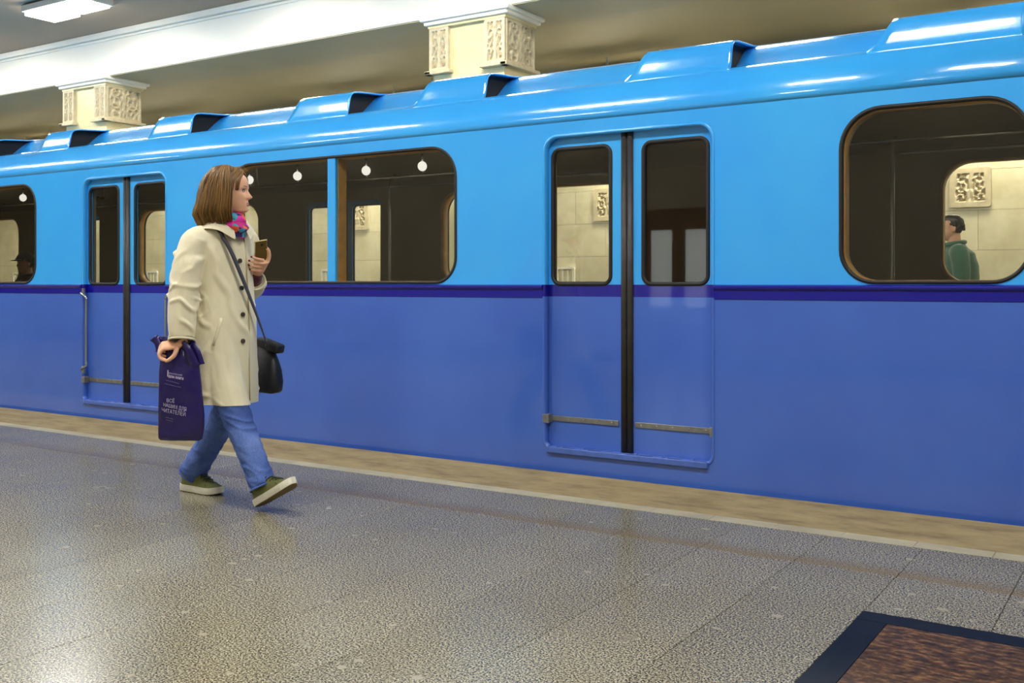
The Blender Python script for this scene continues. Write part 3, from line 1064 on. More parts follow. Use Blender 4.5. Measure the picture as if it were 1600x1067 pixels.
HEAD_TAB = [  # z, front, back, half width
    (-0.110, 0.058, 0.015, 0.016), (-0.105, 0.072, 0.000, 0.029), (-0.097, 0.081, -0.018, 0.039), (-0.085, 0.0845, -0.036, 0.047),
    (-0.07, 0.085, -0.052, 0.055), (-0.05, 0.085, -0.067, 0.062), (-0.03, 0.0855, -0.079, 0.067), (-0.01, 0.0855, -0.089, 0.071), (0.01, 0.0885, -0.096, 0.0735),
    (0.03, 0.0925, -0.099, 0.075), (0.05, 0.092, -0.099, 0.075), (0.07, 0.0855, -0.095, 0.072), (0.085, 0.0745, -0.086, 0.066), (0.10, 0.055, -0.068, 0.053), (0.109, 0.032, -0.045, 0.034), (0.1135, 0.008, -0.018, 0.012)]


def gs(x, s):
    return math.exp(-(x / s) ** 2)


def head_data(nseg=96):
    zs = np.concatenate([np.linspace(-0.110, -0.1, 5), np.linspace(-0.0985, 0.03, 66), np.linspace(0.034, 0.1, 20), np.linspace(0.103, 0.1135, 6)])
    rings = []
    for z in zs:
        xf, xb, wd = lerp_tab(HEAD_TAB, z)
        cx = (xf + xb) / 2 if z < -0.095 else 0.0
        ring = []
        for k in range(nseg):
            a = 2 * PI * k / nseg
            ca, sa = math.cos(a), math.sin(a)
            af = (xf - cx) if ca > 0 else (cx - xb)
            x = cx + af * math.copysign(abs(ca) ** 0.88, ca)
            y = wd * math.copysign(abs(sa) ** 0.92, sa)
            if ca > 0:
                d = 0.0
                # nose
                if z < 0.014:
                    t = (0.014 - z) / 0.046
                    hgt = 0.030 * min(1, t) ** 1.25 if z > -0.032 else 0.030 * max(0, 1 - (-0.032 - z) / 0.012)
                    sg = 0.0085 + 0.0065 * min(1, max(0, t))
                    d += hgt * gs(y, sg)
                d += 0.005 * gs(y, 0.017) * gs(z + 0.0575, 0.0052)      # upper lip
                d += 0.0045 * gs(y, 0.016) * gs(z + 0.0685, 0.0055)     # lower lip
                d -= 0.003 * gs(y, 0.022) * gs(z + 0.063, 0.002)
                d -= 0.004 * gs(y, 0.02) * gs(z + 0.079, 0.006)
                d += 0.006 * gs(y, 0.02) * gs(z + 0.094, 0.012)         # chin
                for sy in (-1, 1):
                    d -= 0.010 * gs(y - sy * 0.031, 0.016) * gs(z - 0.001, 0.011)
                    d += 0.004 * gs(y - sy * 0.028, 0.02) * gs(z - 0.019, 0.008)
                    d += 0.004 * gs(y - sy * 0.044, 0.018) * gs(z + 0.026, 0.018)
                x += d
            ring.append((x, y, z))
        rings.append(ring)
    return loft_data(rings)


def xf(data, mat):
    v, f = data
    return [tuple(mat @ Vector(p)) for p in v], f


def ell_data(c, r, nu=16, nv=10):
    rings = []
    for j in range(1, nv):
        t = -PI / 2 + PI * j / nv
        rings.append([(c[0] + r[0] * math.cos(t) * math.cos(2 * PI * k / nu), c[1] + r[1] * math.cos(t) * math.sin(2 * PI * k / nu), c[2] + r[2] * math.sin(t)) for k in range(nu)])
    return loft_data(rings)


def ear_data(sy):
    parts = [ell_data((-0.008, sy * 0.077, -0.008), (0.017, 0.006, 0.030)), ell_data((-0.004, sy * 0.074, -0.03), (0.01, 0.006, 0.012))]
    return join_data(parts)


def face_parts(parent, HM, brow='brow', lipm='lip'):
    """eyes, brows and lips set on the face"""
    for sy in (-1, 1):
        e = link('eye', mesh_py('eye', *xf(ell_data((0.0665, sy * 0.031, 0.0015), (0.0118, 0.0125, 0.0078), 16, 10), HM)), M['eyewhite'], parent, True)
        link('iris', mesh_py('iris', *xf(ell_data((0.0745, sy * 0.031, 0.0012), (0.0046, 0.0055, 0.0058), 12, 8), HM)), M['iris'], e, True)
        up = [HM @ Vector((0.070 + 0.0085 * math.cos(t), sy * (0.031 + 0.0145 * math.sin(t)), 0.0015 + 0.0085 * (1 - (t / 1.35) ** 2))) for t in np.linspace(-1.3, 1.3, 9)]
        tube('eyelid', up, [0.0014, 0.0024, 0.003, 0.0032, 0.0032, 0.0032, 0.003, 0.0024, 0.0012], M['lash'], e, 8)
        bp = [HM @ Vector((0.0905 - 0.22 * (t - 0.3) ** 2 * 0.09 - 0.014 * t * t, sy * (0.014 + 0.036 * t), 0.0205 + 0.006 * math.sin(t * 2.2))) for t in np.linspace(0, 1, 8)]
        tube('eyebrow', bp, [(0.0016, 0.003)] * 6 + [(0.0012, 0.002), (0.0006, 0.001)], M[brow], parent, 8)
    for zc, r in ((-0.0582, 0.0032), (-0.0684, 0.0038)):
        lp = []
        for t in np.linspace(-1, 1, 11):
            y = t * 0.0225
            lp.append(HM @ Vector((0.0885 - 0.013 * t * t - (0.001 if zc < -0.06 else 0), y, zc + (0.0) - 0.004 * t * t * (1 if zc > -0.06 else -1))))
        tube('lips', lp, [0.0006] + [r * (1 - 0.55 * abs(t) ** 1.5) for t in np.linspace(-0.8, 0.8, 9)] + [0.0006], M[lipm], parent, 8)


def strands_obj(name, strands, mat, parent, rad=0.0045, seg=14, sides=5):
    """strands: list of (control points, radius factor, tone)"""
    V, Fc, tone = [], [], []
    for pts, rf, tn in strands:
        p = catmull(pts, max(2, seg // (len(pts) - 1)))
        n = len(p)
        rr = [rad * rf * (0.55 + 0.45 * math.sin(min(1, i / (n * 0.35)) * PI / 2)) * (1.0 if i < n * 0.7 else max(0.08, 1 - (i / n - 0.7) / 0.32)) for i in range(n)]
        v, f = tube_data(p, [(r, r * 0.6) for r in rr], sides)
        o = len(V)
        V += [tuple(q) for q in v]
        Fc += [tuple(i + o for i in q) for q in f]
        tone += [tn] * len(v)
    me = mesh_py(name, V, Fc)
    at = me.attributes.new('tone', 'FLOAT', 'POINT')
    at.data.foreach_set('value', tone)
    return link(name, me, mat, parent, True)


def finger(pts, r0, r1):
    n = len(pts)
    return tube_data(catmull(pts, 4), [r0 + (r1 - r0) * i / ((n - 1) * 4) for i in range((n - 1) * 4 + 1)], 10)


def cap_sphere(p, r):
    return ell_data(p, (r, r, r), 10, 8)


def limb(pts, radii, n=16, m=5, side=None):
    path = catmull(pts, m)
    K = len(pts) - 1
    rr = []
    for i in range(len(path)):
        t = i / m
        a = min(int(t), K - 1); u = t - a
        ra, rb = radii[a], radii[a + 1]
        if isinstance(ra, tuple):
            rr.append(tuple(ra[q] + (rb[q] - ra[q]) * u for q in (0, 1)))
        else:
            rr.append(ra + (rb - ra) * u)
    return tube_data(path, rr, n, side)


def rings_data(tab, n=40, pw=1.0, zstep=0.012):
    """tab rows: z, cx, cy, rx, ry -> horizontal superellipse rings"""
    zs = np.arange(tab[0][0], tab[-1][0] + 1e-6, zstep)
    rings = []
    for z in zs:
        cx, cy, rx, ry = lerp_tab(tab, z)
        rings.append([(cx + rx * math.copysign(abs(math.cos(a)) ** pw, math.cos(a)), cy + ry * math.copysign(abs(math.sin(a)) ** pw, math.sin(a)), z) for a in [2 * PI * k / n for k in range(n)]])
    return loft_data(rings)


def frame_mat(o, x, z):
    """matrix with x axis x, z axis near z, origin o"""
    X = Vector(x).normalized(); Z = Vector(z); Y = Z.cross(X).normalized(); Z = X.cross(Y)
    m = Matrix((X, Y, Z)).transposed().to_4x4()
    m.translation = Vector(o)
    return m


def shoe(parent, SM):
    """sneaker, heel at x=0, toe at +x; SM places it"""
    L = 0.285
    ow = [(0.0, 0.012), (0.006, 0.024), (0.02, 0.032), (0.05, 0.036), (0.10, 0.036), (0.15, 0.040), (0.20, 0.046), (0.235, 0.044), (0.262, 0.034), (0.278, 0.020), (0.285, 0.008)]
    hh = [(0.0, 0.105), (0.02, 0.122), (0.06, 0.124), (0.10, 0.118), (0.13, 0.104), (0.17, 0.082), (0.21, 0.062), (0.25, 0.048), (0.275, 0.038), (0.285, 0.03)]
    s = empty('shoe'); s.parent = parent
    # sole
    xs = [0.0, 0.003, 0.008, 0.015, 0.03, 0.06, 0.1, 0.14, 0.18, 0.21, 0.235, 0.255, 0.268, 0.277, 0.282, 0.285]
    def sole_rings(z0, z1, gr):
        out = []
        for x in xs:
            hw = lerp_tab(ow, x)[0] + gr
            lift = 0.010 * max(0, (x - 0.2) / 0.085) ** 2
            xx = x * (1 + 2 * gr / L) - gr
            out.append([(xx, -hw, z0 + lift), (xx, -hw - 0.001, (z0 + z1) / 2 + lift), (xx, -hw, z1 + lift), (xx, hw, z1 + lift), (xx, hw + 0.001, (z0 + z1) / 2 + lift), (xx, hw, z0 + lift)])
        return loft_data(out)
    sl = link('sole', mesh_py('sole', *xf(sole_rings(0.004, 0.036, 0.004), SM)), M['whitesole'], s)
    link('outsole', mesh_py('outsole', *xf(sole_rings(0.0, 0.006, 0.001), SM)), M['outsole'], sl)
    # upper
    rings = []
    for x in [0.001, 0.004, 0.01, 0.02, 0.035, 0.055, 0.08, 0.10, 0.12, 0.14, 0.16, 0.18, 0.2, 0.22, 0.24, 0.255, 0.268, 0.277, 0.283]:
        hw = lerp_tab(ow, x)[0]; h = lerp_tab(hh, x)[0]
        lift = 0.010 * max(0, (x - 0.2) / 0.085) ** 2
        ring = []
        for k in range(20):
            a = 2 * PI * k / 20
            cy, sz = math.cos(a), math.sin(a)
            narrow = 1.0 - 0.30 * max(0, sz) * (h / 0.1)
            ring.append((x - (0.006 * max(0, sz) if x < 0.03 else 0), hw * narrow * math.copysign(abs(cy) ** 0.7, cy), lift + (0.03 + (h - 0.03) * max(0, sz) ** 0.9 if sz > 0 else 0.03 + 0.012 * sz)))
        rings.append(ring)
    up = link('upper', fuse('upper', xf(loft_data(rings), SM), 0.004, 2), M['olive'], s, True)
    # toe-cap seam and laces
    tc = [SM @ Vector((0.215 - 0.02 * (1 - (t / 1.3) ** 2), 0.044 * math.sin(t), 0.037 + 0.022 * math.cos(t) ** 0.6)) for t in np.linspace(-1.3, 1.3, 11)]
    tube('toe_seam', tc, 0.0016, M['olivedark'], up, 6)
    for q in range(5):
        x = 0.105 + q * 0.021
        h = lerp_tab(hh, x)[0]
        pts = [SM @ Vector((x + 0.012 * t, 0.024 * t, h + 0.004 - 0.010 * t * t)) for t in np.linspace(-1, 1, 7)]
        tube('lace', pts, 0.003, M['olivedark'], up, 6)
        pts = [SM @ Vector((x - 0.012 * t, 0.024 * t, h + 0.006 - 0.010 * t * t)) for t in np.linspace(-1, 1, 7)]
        tube('lace', pts, 0.003, M['olivedark'], up, 6)
    return s


# ---------------------------------------------------------------- the walking woman
woman = empty('person', (0, 0, 0))
tag(woman, 'woman in beige coat and jeans walking along the platform with a phone', 'person')
HC = Vector((-4.022, 3.57, 1.560))
HM = Matrix.Translation(HC) @ Matrix.Rotation(math.radians(33), 4, 'Z') @ Matrix.Rotation(math.radians(-3), 4, 'Y') @ Matrix.Scale(0.985, 4)
SHR = (-4.105, 3.405, 1.335); SHL = (-4.095, 3.755, 1.335)
ELR = (-4.090, 3.350, 1.055); WRR = (-4.055, 3.298, 0.815)
ELL = (-4.155, 3.825, 1.085); WRL = (-4.005, 3.722, 1.140)
HIPR = (-4.045, 3.485, 0.86); KNR = (-3.905, 3.495, 0.475); ANR = (-3.722, 3.512, 0.125)
HIPL = (-4.065, 3.655, 0.86); KNL = (-4.125, 3.648, 0.46); ANL = (-4.385, 3.628, 0.105)

parts = [xf(head_data(), HM), xf(ear_data(1), HM), xf(ear_data(-1), HM)]
parts.append(limb([(-4.05, 3.562, 1.30), (-4.045, 3.565, 1.40), HM @ Vector((-0.018, 0, -0.055))], [0.062, 0.055, 0.053]))
parts.append(rings_data([(0.80, -4.07, 3.57, 0.085, 0.14), (0.9, -4.07, 3.57, 0.085, 0.14), (1.05, -4.085, 3.57, 0.075, 0.115), (1.2, -4.095, 3.575, 0.08, 0.13), (1.32, -4.095, 3.58, 0.07, 0.13), (1.38, -4.075, 3.57, 0.055, 0.08)], 32))
parts.append(limb([SHR, ELR, WRR], [0.045, 0.038, 0.026]))
parts.append(limb([SHL, ELL, WRL], [0.045, 0.038, 0.026]))
parts.append(limb([HIPR, KNR, ANR], [0.068, 0.050, 0.028]))
parts.append(limb([HIPL, KNL, ANL], [0.068, 0.050, 0.028]))
for an, d in ((ANR, (0.94, 0, 0.34)), (ANL, (1, 0.02, 0))):
    parts.append(limb([Vector(an) - Vector((0, 0, 0.01)), Vector(an) + Vector(d) * 0.08 - Vector((0, 0, 0.058))], [0.026, 0.018], m=3))
# right hand, pushed through the bag handle and loosely closed
KN = Vector((-4.128, 3.232, 0.796))
WV = Vector(WRR) + Vector((-0.01, -0.004, -0.008))
pd = (KN - WV).normalized()
sp = Vector((-0.45, 0.72, 0.5)); sp = (sp - pd * sp.dot(pd)).normalized()         # index to little finger
dn = Vector((0.1, -0.25, -1.0)); dn = (dn - pd * dn.dot(pd)).normalized()
parts.append(limb([WRR, WV + pd * 0.015, WV + pd * 0.045, KN], [(0.026, 0.022), (0.029, 0.018), (0.038, 0.016), (0.038, 0.0135)], 16, 4, sp))
nailsR = []
for i, (ln, off) in enumerate(((0.9, -0.030), (1.0, -0.010), (0.95, 0.011), (0.78, 0.030))):
    b = KN + sp * off - pd * 0.006
    p1 = b + (pd * 0.55 + dn * 0.75) * 0.036 * ln
    p2 = p1 + (pd * -0.35 + dn * 0.95) * 0.025 * ln
    p3 = p2 + (pd * -0.85 + dn * 0.45) * 0.020 * ln
    parts.append(finger([b, p1, p2, p3], 0.0093, 0.0072)); parts.append(cap_sphere(p3, 0.0075))
    nailsR.append((p3, (p3 - p2).normalized()))
tb = WV + pd * 0.016 - sp * 0.024 + dn * 0.006
t1 = tb + (pd * 0.45 + dn * 0.85 - sp * 0.35) * 0.030
t2 = t1 + (pd * 0.75 + dn * 0.6) * 0.030
t3 = t2 + (pd * 0.85 + dn * 0.35) * 0.020
parts.append(finger([tb, t1, t2, t3], 0.0125, 0.0085)); parts.append(cap_sphere(t3, 0.0086))
# left hand round the phone
PHC = Vector((-3.934, 3.690, 1.262))                       # phone centre
PU = Vector((0.30, 0.80, 0.16)).normalized()               # phone width, towards image right
PV = Vector((0.46, 0.02, 0.90)); PV = (PV - PU * PV.dot(PU)).normalized()
PN = PU.cross(PV).normalized()                             # towards the viewer
if PN.y > 0: PN = -PN
PW, PH = 0.068, 0.132
WL = Vector(WRL)
pb = PHC - PV * 0.058 + PU * 0.004
parts.append(limb([WL, WL * 0.5 + (pb + PN * 0.022) * 0.5, pb + PN * 0.024 + PV * 0.012], [(0.025, 0.021), (0.033, 0.018), (0.036, 0.014)], 16, 4, PU))
nailsL = []
base = pb + PN * 0.020 + PU * 0.004 - PV * 0.010
for i in range(4):
    ln = (0.92, 1.0, 0.95, 0.8)[i]
    b = base + PV * (0.028 - 0.019 * i) - PU * 0.004 * i
    dirv = (-PU * 0.86 + PV * (0.42 - 0.05 * i)).normalized()
    p1 = b + dirv * 0.032 * ln + PN * 0.008
    p2 = p1 + dirv * 0.026 * ln - PN * 0.001
    p3 = p2 + dirv * 0.021 * ln - PN * 0.009
    parts.append(finger([b, p1, p2, p3], 0.0092, 0.0070)); parts.append(cap_sphere(p3, 0.0073))
    nailsL.append((p3, (p3 - p2).normalized()))
tb = pb + PU * 0.028 + PN * 0.012
t1 = tb + (PU * 0.35 + PV * 0.9) * 0.030 - PN * 0.002
t2 = t1 + (PV * 1.0 - PU * 0.05) * 0.032 - PN * 0.004
t3 = t2 + (PV * 0.8 - PU * 0.45) * 0.020 - PN * 0.006
parts.append(finger([tb, t1, t2, t3], 0.0125, 0.0085)); parts.append(cap_sphere(t3, 0.0086))
nailsL.append((t3, (t3 - t2).normalized()))
body = link('body', fuse('body', join_data(parts), 0.0042, 2), M['skin'], woman, True)
face_parts(woman, HM)
for (p, d) in nailsL:
    side_ = PN
    v_, f_ = ell_data((0, 0, 0), (0.0068, 0.0046, 0.0030), 10, 8)
    nm = frame_mat(p + d * 0.003 + side_ * 0.0052, d, side_)
    link('fingernail', mesh_py('fingernail', *xf((v_, f_), nm)), M['nail'], woman, True)

# hair: under-shell plus combed strands of a shoulder-length bob
def hair_woman():
    st = []
    R = random.Random(3)
    def scalp(az, el, infl):
        # az 0 = front, el from 0 (ear level) to 90 (crown)
        ce, se = math.cos(el), math.sin(el)
        ax = 0.100 if math.cos(az) > 0 else 0.106
        return Vector((-0.004 + (ax + infl) * ce * math.cos(az), (0.079 + infl) * ce * math.sin(az), 0.012 + (0.106 + infl) * se))
    shell = []
    for layer in range(3):
        nst = (520, 460, 380)[layer]
        for i in range(nst):
            az = math.radians(R.uniform(72, 288))
            back = 0.5 - 0.5 * math.cos(az)                  # 1 at the back
            infl = 0.010 + 0.006 * layer + R.uniform(0, 0.007)
            azr = az
            top = scalp(az + R.uniform(-0.25, 0.25), math.radians(R.uniform(72, 88)), infl * 0.8)
            p1 = scalp(az, math.radians(R.uniform(44, 58)), infl + 0.006)
            p2 = scalp(az, math.radians(R.uniform(6, 18)), infl + 0.014)
            ln = R.uniform(-0.022, 0.014)
            fl = 0.006 + 0.010 * back ** 1.5
            p3 = Vector((p2.x - 0.012 * back, p2.y * (1.02), -0.045)) + Vector((math.cos(az), math.sin(az), 0)) * fl * 0.7
            p4 = Vector((p2.x - 0.026 * back - 0.004, p2.y * 0.98, -0.105)) + Vector((math.cos(az), math.sin(az), 0)) * fl
            p5 = Vector((p4.x + 0.012 * back, p4.y * 0.90, -0.150 + ln)) - Vector((math.cos(az), math.sin(az), 0)) * 0.012
            if math.cos(az) > 0.1:                            # face-framing pieces fall a little forward
                p4.x += 0.004; p5.x += 0.0; p5.z += 0.012
            j = lambda s: Vector((R.uniform(-s, s), R.uniform(-s, s), R.uniform(-s, s)))
            tn = min(1, max(0, R.gauss(0.42 + 0.10 * layer, 0.24)))
            st.append(([HM @ (q + j(0.003)) for q in (top, p1, p2, p3, p4, p5)], R.uniform(0.75, 1.3), tn))
    # hairline and swept fringe over the top of the forehead
    for i in range(190):
        az = math.radians(R.uniform(-78, 78))
        root = scalp(az * 0.5 + R.uniform(-0.4, 0.4), math.radians(R.uniform(78, 90)), 0.012)
        mid = scalp(az, math.radians(R.uniform(56, 66)), 0.014 + R.uniform(0, 0.006))
        sg = 1 if az > 0 else -1
        if az > 0.15:
            e1 = scalp(az + 0.32, math.radians(36), 0.013); e2 = scalp(az + 0.62, math.radians(12), 0.012)
        else:
            e1 = scalp(az - 0.45, math.radians(42), 0.013); e2 = scalp(az - 0.95, math.radians(20), 0.016)
        e3 = e2 + Vector((-0.012, sg * 0.004, -0.05))
        st.append(([HM @ q for q in (root, mid, e1, e2, e3)], R.uniform(0.7, 1.1), min(1, max(0, R.gauss(0.5, 0.22)))))
    # fly-away wisps
    for i in range(26):
        az = math.radians(R.uniform(0, 360))
        a0 = scalp(az, math.radians(70), 0.012); a1 = scalp(az, math.radians(60), 0.024 + R.uniform(0, 0.012)); a2 = scalp(az, math.radians(40), 0.026 + R.uniform(0, 0.015))
        st.append(([HM @ q for q in (a0, a1, a2)], 0.22, 0.7))
    return st

hair = strands_obj('hair', hair_woman(), M['auburn'], woman, 0.0034)
# scalp cap under the strands
rg = []
for el in np.linspace(-8, 88, 16):
    e = math.radians(el)
    ring = []
    for k in range(40):
        a = 2 * PI * k / 40
        fr = max(0.0, math.cos(a))
        cut = math.radians(el) if fr < 0.28 else max(e, math.radians(52 * min(1, (fr - 0.28) / 0.2)))
        ring.append(HM @ Vector((-0.004 + 0.106 * math.cos(cut) * math.cos(a), 0.084 * math.cos(cut) * math.sin(a), 0.012 + 0.111 * math.sin(cut))))
    rg.append(ring)
cv, cf = loft_data(rg)
me = mesh_py('scalp', cv, cf)
at = me.attributes.new('tone', 'FLOAT', 'POINT'); at.data.foreach_set('value', [0.12] * len(me.vertices))
link('hair_cap', me, M['auburn'], woman, True)

# scarf: bunched neck gaiter
rings = []
NS = 48
for j in range(15):
    t = j / 14
    z = 1.352 + 0.105 * t
    ring = []
    for k in range(NS):
        a = 2 * PI * k / NS
        bul = 0.020 * math.sin(PI * min(1, t * 1.15)) + 0.006 * math.sin(t * 15 + 2.2 * math.cos(a)) + 0.003 * math.sin(a * 5 + t * 7)
        fr = math.cos(a - 0.35)
        r = 0.064 + bul + 0.014 * max(0, fr) * (1 - t)
        ring.append((-4.032 + 0.014 * t + r * math.cos(a) * 1.02, 3.567 + r * math.sin(a) * 0.94, z - 0.030 * max(0, fr) * (1 - t) - 0.012 * fr * t * 0 + 0.010 * (1 - fr) * 0.5))
    rings.append(ring)
sc = link('scarf', mesh_py('scarf', *loft_data(rings)), M['scarf'], woman, True)
sc.modifiers.new('sub', 'SUBSURF').levels = 1

# coat
ctab = [(0.46, -4.068, 3.562, 0.146, 0.190), (0.60, -4.068, 3.562, 0.143, 0.187), (0.75, -4.068, 3.563, 0.138, 0.183), (0.90, -4.068, 3.570, 0.133, 0.170), (1.05, -4.076, 3.576, 0.126, 0.158), (1.18, -4.084, 3.576, 0.122, 0.160),
        (1.28, -4.088, 3.577, 0.114, 0.174), (1.335, -4.088, 3.58, 0.100, 0.170), (1.365, -4.080, 3.577, 0.090, 0.142), (1.39, -4.066, 3.573, 0.082, 0.105), (1.42, -4.052, 3.568, 0.076, 0.080)]
cparts = [rings_data(ctab, 56, 0.92)]
cparts.append(limb([(-4.095, 3.48, 1.340), (-4.103, 3.410, 1.300), (-4.098, 3.362, 1.18), (-4.088, 3.334, 1.06), (-4.074, 3.312, 0.94), (-4.064, 3.300, 0.836)], [0.056, 0.070, 0.072, 0.073, 0.068, 0.061], 20, 5))
# skirt of the coat carried forward over the leading thigh
cparts.append(limb([(-4.045, 3.50, 0.86), (-4.000, 3.498, 0.66), (-3.938, 3.500, 0.50), (-3.90, 3.50, 0.42)], [0.098, 0.094, 0.092, 0.092], 20, 5))
cparts.append(limb([(-4.085, 3.68, 1.340), (-4.092, 3.742, 1.300), (-4.125, 3.79, 1.18), (-4.155, 3.815, 1.090), (-4.10, 3.79, 1.080), (-4.032, 3.742, 1.112)], [0.056, 0.069, 0.066, 0.060, 0.056, 0.053], 20, 5))
cme = fuse('coat', join_data(cparts), 0.0065, 3)
bm = bmesh.new(); bm.from_mesh(cme)
res = bmesh.ops.bisect_plane(bm, geom=list(bm.verts) + list(bm.edges) + list(bm.faces), plane_co=(-4.06, 3.56, 0.495), plane_no=(0.02, -0.03, -1), clear_outer=True)
bmesh.ops.holes_fill(bm, edges=[e for e in bm.edges if e.is_boundary])
bm.to_mesh(cme); bm.free(); cme.update()

def ridge(v):
    return (1 - abs(v) * 2) ** 2 if abs(v) < 0.5 else 0.0

def coat_wr(p):
    n1 = noise.noise(Vector((p.x * 5, p.y * 5, p.z * 3.2)))
    d = 0.003 * n1
    armw = min(1.0, max(0.0, (3.43 - p.y) / 0.035)) if p.y < 3.5 else min(1.0, max(0.0, (p.y - 3.70) / 0.04))
    armw *= min(1.0, max(0.0, (1.33 - p.z) / 0.06))
    # slanting cloth folds: sharp crests with broken lengths
    w1 = noise.noise(Vector((p.x * 7, p.y * 7, p.z * 6)))
    ph1 = p.z * 62 + (p.x + 4.1) * 34 + 5.0 * w1
    m1 = min(1.0, max(0.0, 0.55 + 1.9 * noise.noise(Vector((p.x * 11 + 4, p.y * 9, p.z * 8)))))
    ph2 = p.z * 47 - (p.x + 4.1) * 46 + 4.0 * noise.noise(Vector((p.x * 6, p.y * 6 + 9, p.z * 7)))
    m2 = min(1.0, max(0.0, 0.25 + 1.9 * noise.noise(Vector((p.x * 9, p.y * 9 + 3, p.z * 9 + 5)))))
    d += armw * (0.014 * m1 * (max(0.0, math.sin(ph1)) ** 2.5 - 0.25) + 0.010 * m2 * (max(0.0, math.sin(ph2)) ** 3 - 0.2))
    # long soft drags across the body of the coat
    ph3 = p.z * 15 + (p.y - 3.57) * 34 + (p.x + 4.0) * 16 + 3.0 * w1
    m3 = min(1.0, max(0.0, 0.35 + 1.8 * noise.noise(Vector((p.x * 4 + 8, p.y * 5, p.z * 4)))))
    ph4 = (p.y - 3.57) * 40 - (p.x + 4.0) * 40 + p.z * 5 + 2 * w1
    m4 = min(1.0, max(0.0, (0.85 - p.z) / 0.25)) * min(1.0, max(0.0, 0.4 + 1.5 * noise.noise(Vector((p.x * 4, p.y * 4, p.z * 2)))))
    d += (1 - armw) * (0.011 * m3 * (max(0.0, math.sin(ph3)) ** 3 - 0.2) + 0.008 * m4 * (max(0.0, math.sin(ph4)) ** 2 - 0.3))
    return d

displace(cme, coat_wr)
coat = link('coat', cme, M['coat'], woman, True)


def coat_front(z, dy=0.0, out=0.0):
    cx, cy, rx, ry = lerp_tab(ctab, z)
    y = dy
    a = math.asin(max(-1, min(1, (abs(y) / ry) ** (1 / 0.92)))) if y else 0
    return Vector((cx + (rx + out) * math.cos(a) ** 0.92, cy + y, z))


# placket edge and buttons
pl = [coat_front(z, 0.045, 0.004) for z in np.linspace(0.51, 1.33, 18)]
tube('placket_edge', pl, [(0.004, 0.0025)] * 18, M['coatdark'], coat, 8)
for z in (1.215, 1.078, 0.945, 0.812):
    p = coat_front(z, 0.0, 0.006)
    b = tube('button', [p - Vector((0.004, 0, 0)), p + Vector((0.004, 0, 0)), p + Vector((0.0055, 0, 0))], [0.0115, 0.0115, 0.008], M['horn'], coat, 16, smooth=False)
# welt pocket and back seam
pk = [Vector((-4.052 + 0.142 * math.cos(t), 3.566 - 0.187 * math.sin(t) - 0.0, 0.0)) for t in (0.72, 0.80, 0.88, 0.96)]
tube('pocket_welt', [Vector((q.x + 0.002, q.y - 0.001, 0.93 - 0.045 * i)) for i, q in enumerate(pk)], [(0.008, 0.003)] * 4, M['coat'], coat, 10, (1, 0.3, 0))
# collar leaves
for sy in (-1, 1):
    v, f = [], []
    for j in range(5):
        t = j / 4
        for i in range(9):
            u = i / 8
            a = sy * (0.30 + 2.55 * u)
            rb = 0.088 + 0.040 * t * (1 if u < 0.8 else 0.7)
            drop = 0.058 * t + (0.030 * t * max(0, 1 - u * 4))
            cx = -4.052 + 0.004
            v.append((cx + rb * math.cos(a) * 0.98, 3.570 + (rb * 1.12) * math.sin(a), 1.418 - drop + 0.014 * math.sin(u * PI) - 0.018 * max(0, 1 - u * 3)))
    for j in range(4):
        for i in range(8):
            f.append((j * 9 + i, j * 9 + i + 1, (j + 1) * 9 + i + 1, (j + 1) * 9 + i))
    o = link('collar', mesh_py('collar', v, f), M['coat'], coat, True)
    md = o.modifiers.new('t', 'SOLIDIFY'); md.thickness = 0.006
    o.modifiers.new('sub', 'SUBSURF').levels = 1
# cuffs: dark openings with sweater showing on the left arm
tube('sweater_cuff', catmull([(-4.075, 3.775, 1.088), (-4.04, 3.748, 1.112), WRL, Vector(WRL) + Vector((0.012, -0.004, 0.012))], 4), [0.040] * 4 + [0.037] * 5 + [0.032] * 4, M['burgundy'], woman, 16)
tube('sweater_cuff', catmull([(-4.072, 3.318, 0.88), (-4.062, 3.303, 0.83), WRR], 4), [0.045] * 4 + [0.040] * 5, M['trousers'], woman, 16)
for c, d, r in (((-4.032, 3.742, 1.112), (0.065, -0.048, 0.030), 0.051), ((-4.066, 3.303, 0.836), (0.016, -0.02, -0.104), 0.060)):
    c = Vector(c); d = Vector(d).normalized()
    nn = d.orthogonal().normalized(); bb = d.cross(nn)
    path = [(c + d * 0.010 + (nn * math.cos(a) + bb * math.sin(a)) * r) for a in [2 * PI * k / 32 for k in range(33)]]
    tube('cuff_hem', path, 0.006, M['coat'], coat, 8)

# jeans
jp = [rings_data([(0.76, -4.055, 3.57, 0.10, 0.155), (0.88, -4.06, 3.57, 0.115, 0.165), (0.99, -4.06, 3.57, 0.10, 0.15)], 32)]
jp.append(limb([(-4.05, 3.51, 0.84), (-4.003, 3.50, 0.66), (-3.912, 3.498, 0.475), (-3.82, 3.503, 0.30), (-3.728, 3.512, 0.118)], [0.085, 0.074, 0.072, 0.067, 0.062], 22, 6))
jp.append(limb([(-4.065, 3.65, 0.84), (-4.088, 3.648, 0.65), (-4.130, 3.645, 0.46), (-4.245, 3.638, 0.28), (-4.388, 3.630, 0.094)], [0.085, 0.074, 0.071, 0.068, 0.068], 22, 6))
jme = fuse('jeans', join_data(jp), 0.0065, 5)

def jean_wr(p):
    low = max(0, 1 - p.z / 0.30)
    kn = math.exp(-((p.z - 0.46) / 0.10) ** 2)
    f1 = noise.noise(Vector((p.x * 7 - p.z * 6, p.y * 7, p.z * 24 + p.x * 10)))
    f2 = noise.noise(Vector((p.x * 6, p.y * 6, p.z * 9)))
    return 0.004 * f2 + (0.002 + 0.008 * low + 0.006 * kn) * (ridge(f1) - 0.35)

displace(jme, jean_wr)
jeans = link('jeans', jme, M['denim'], woman, True)
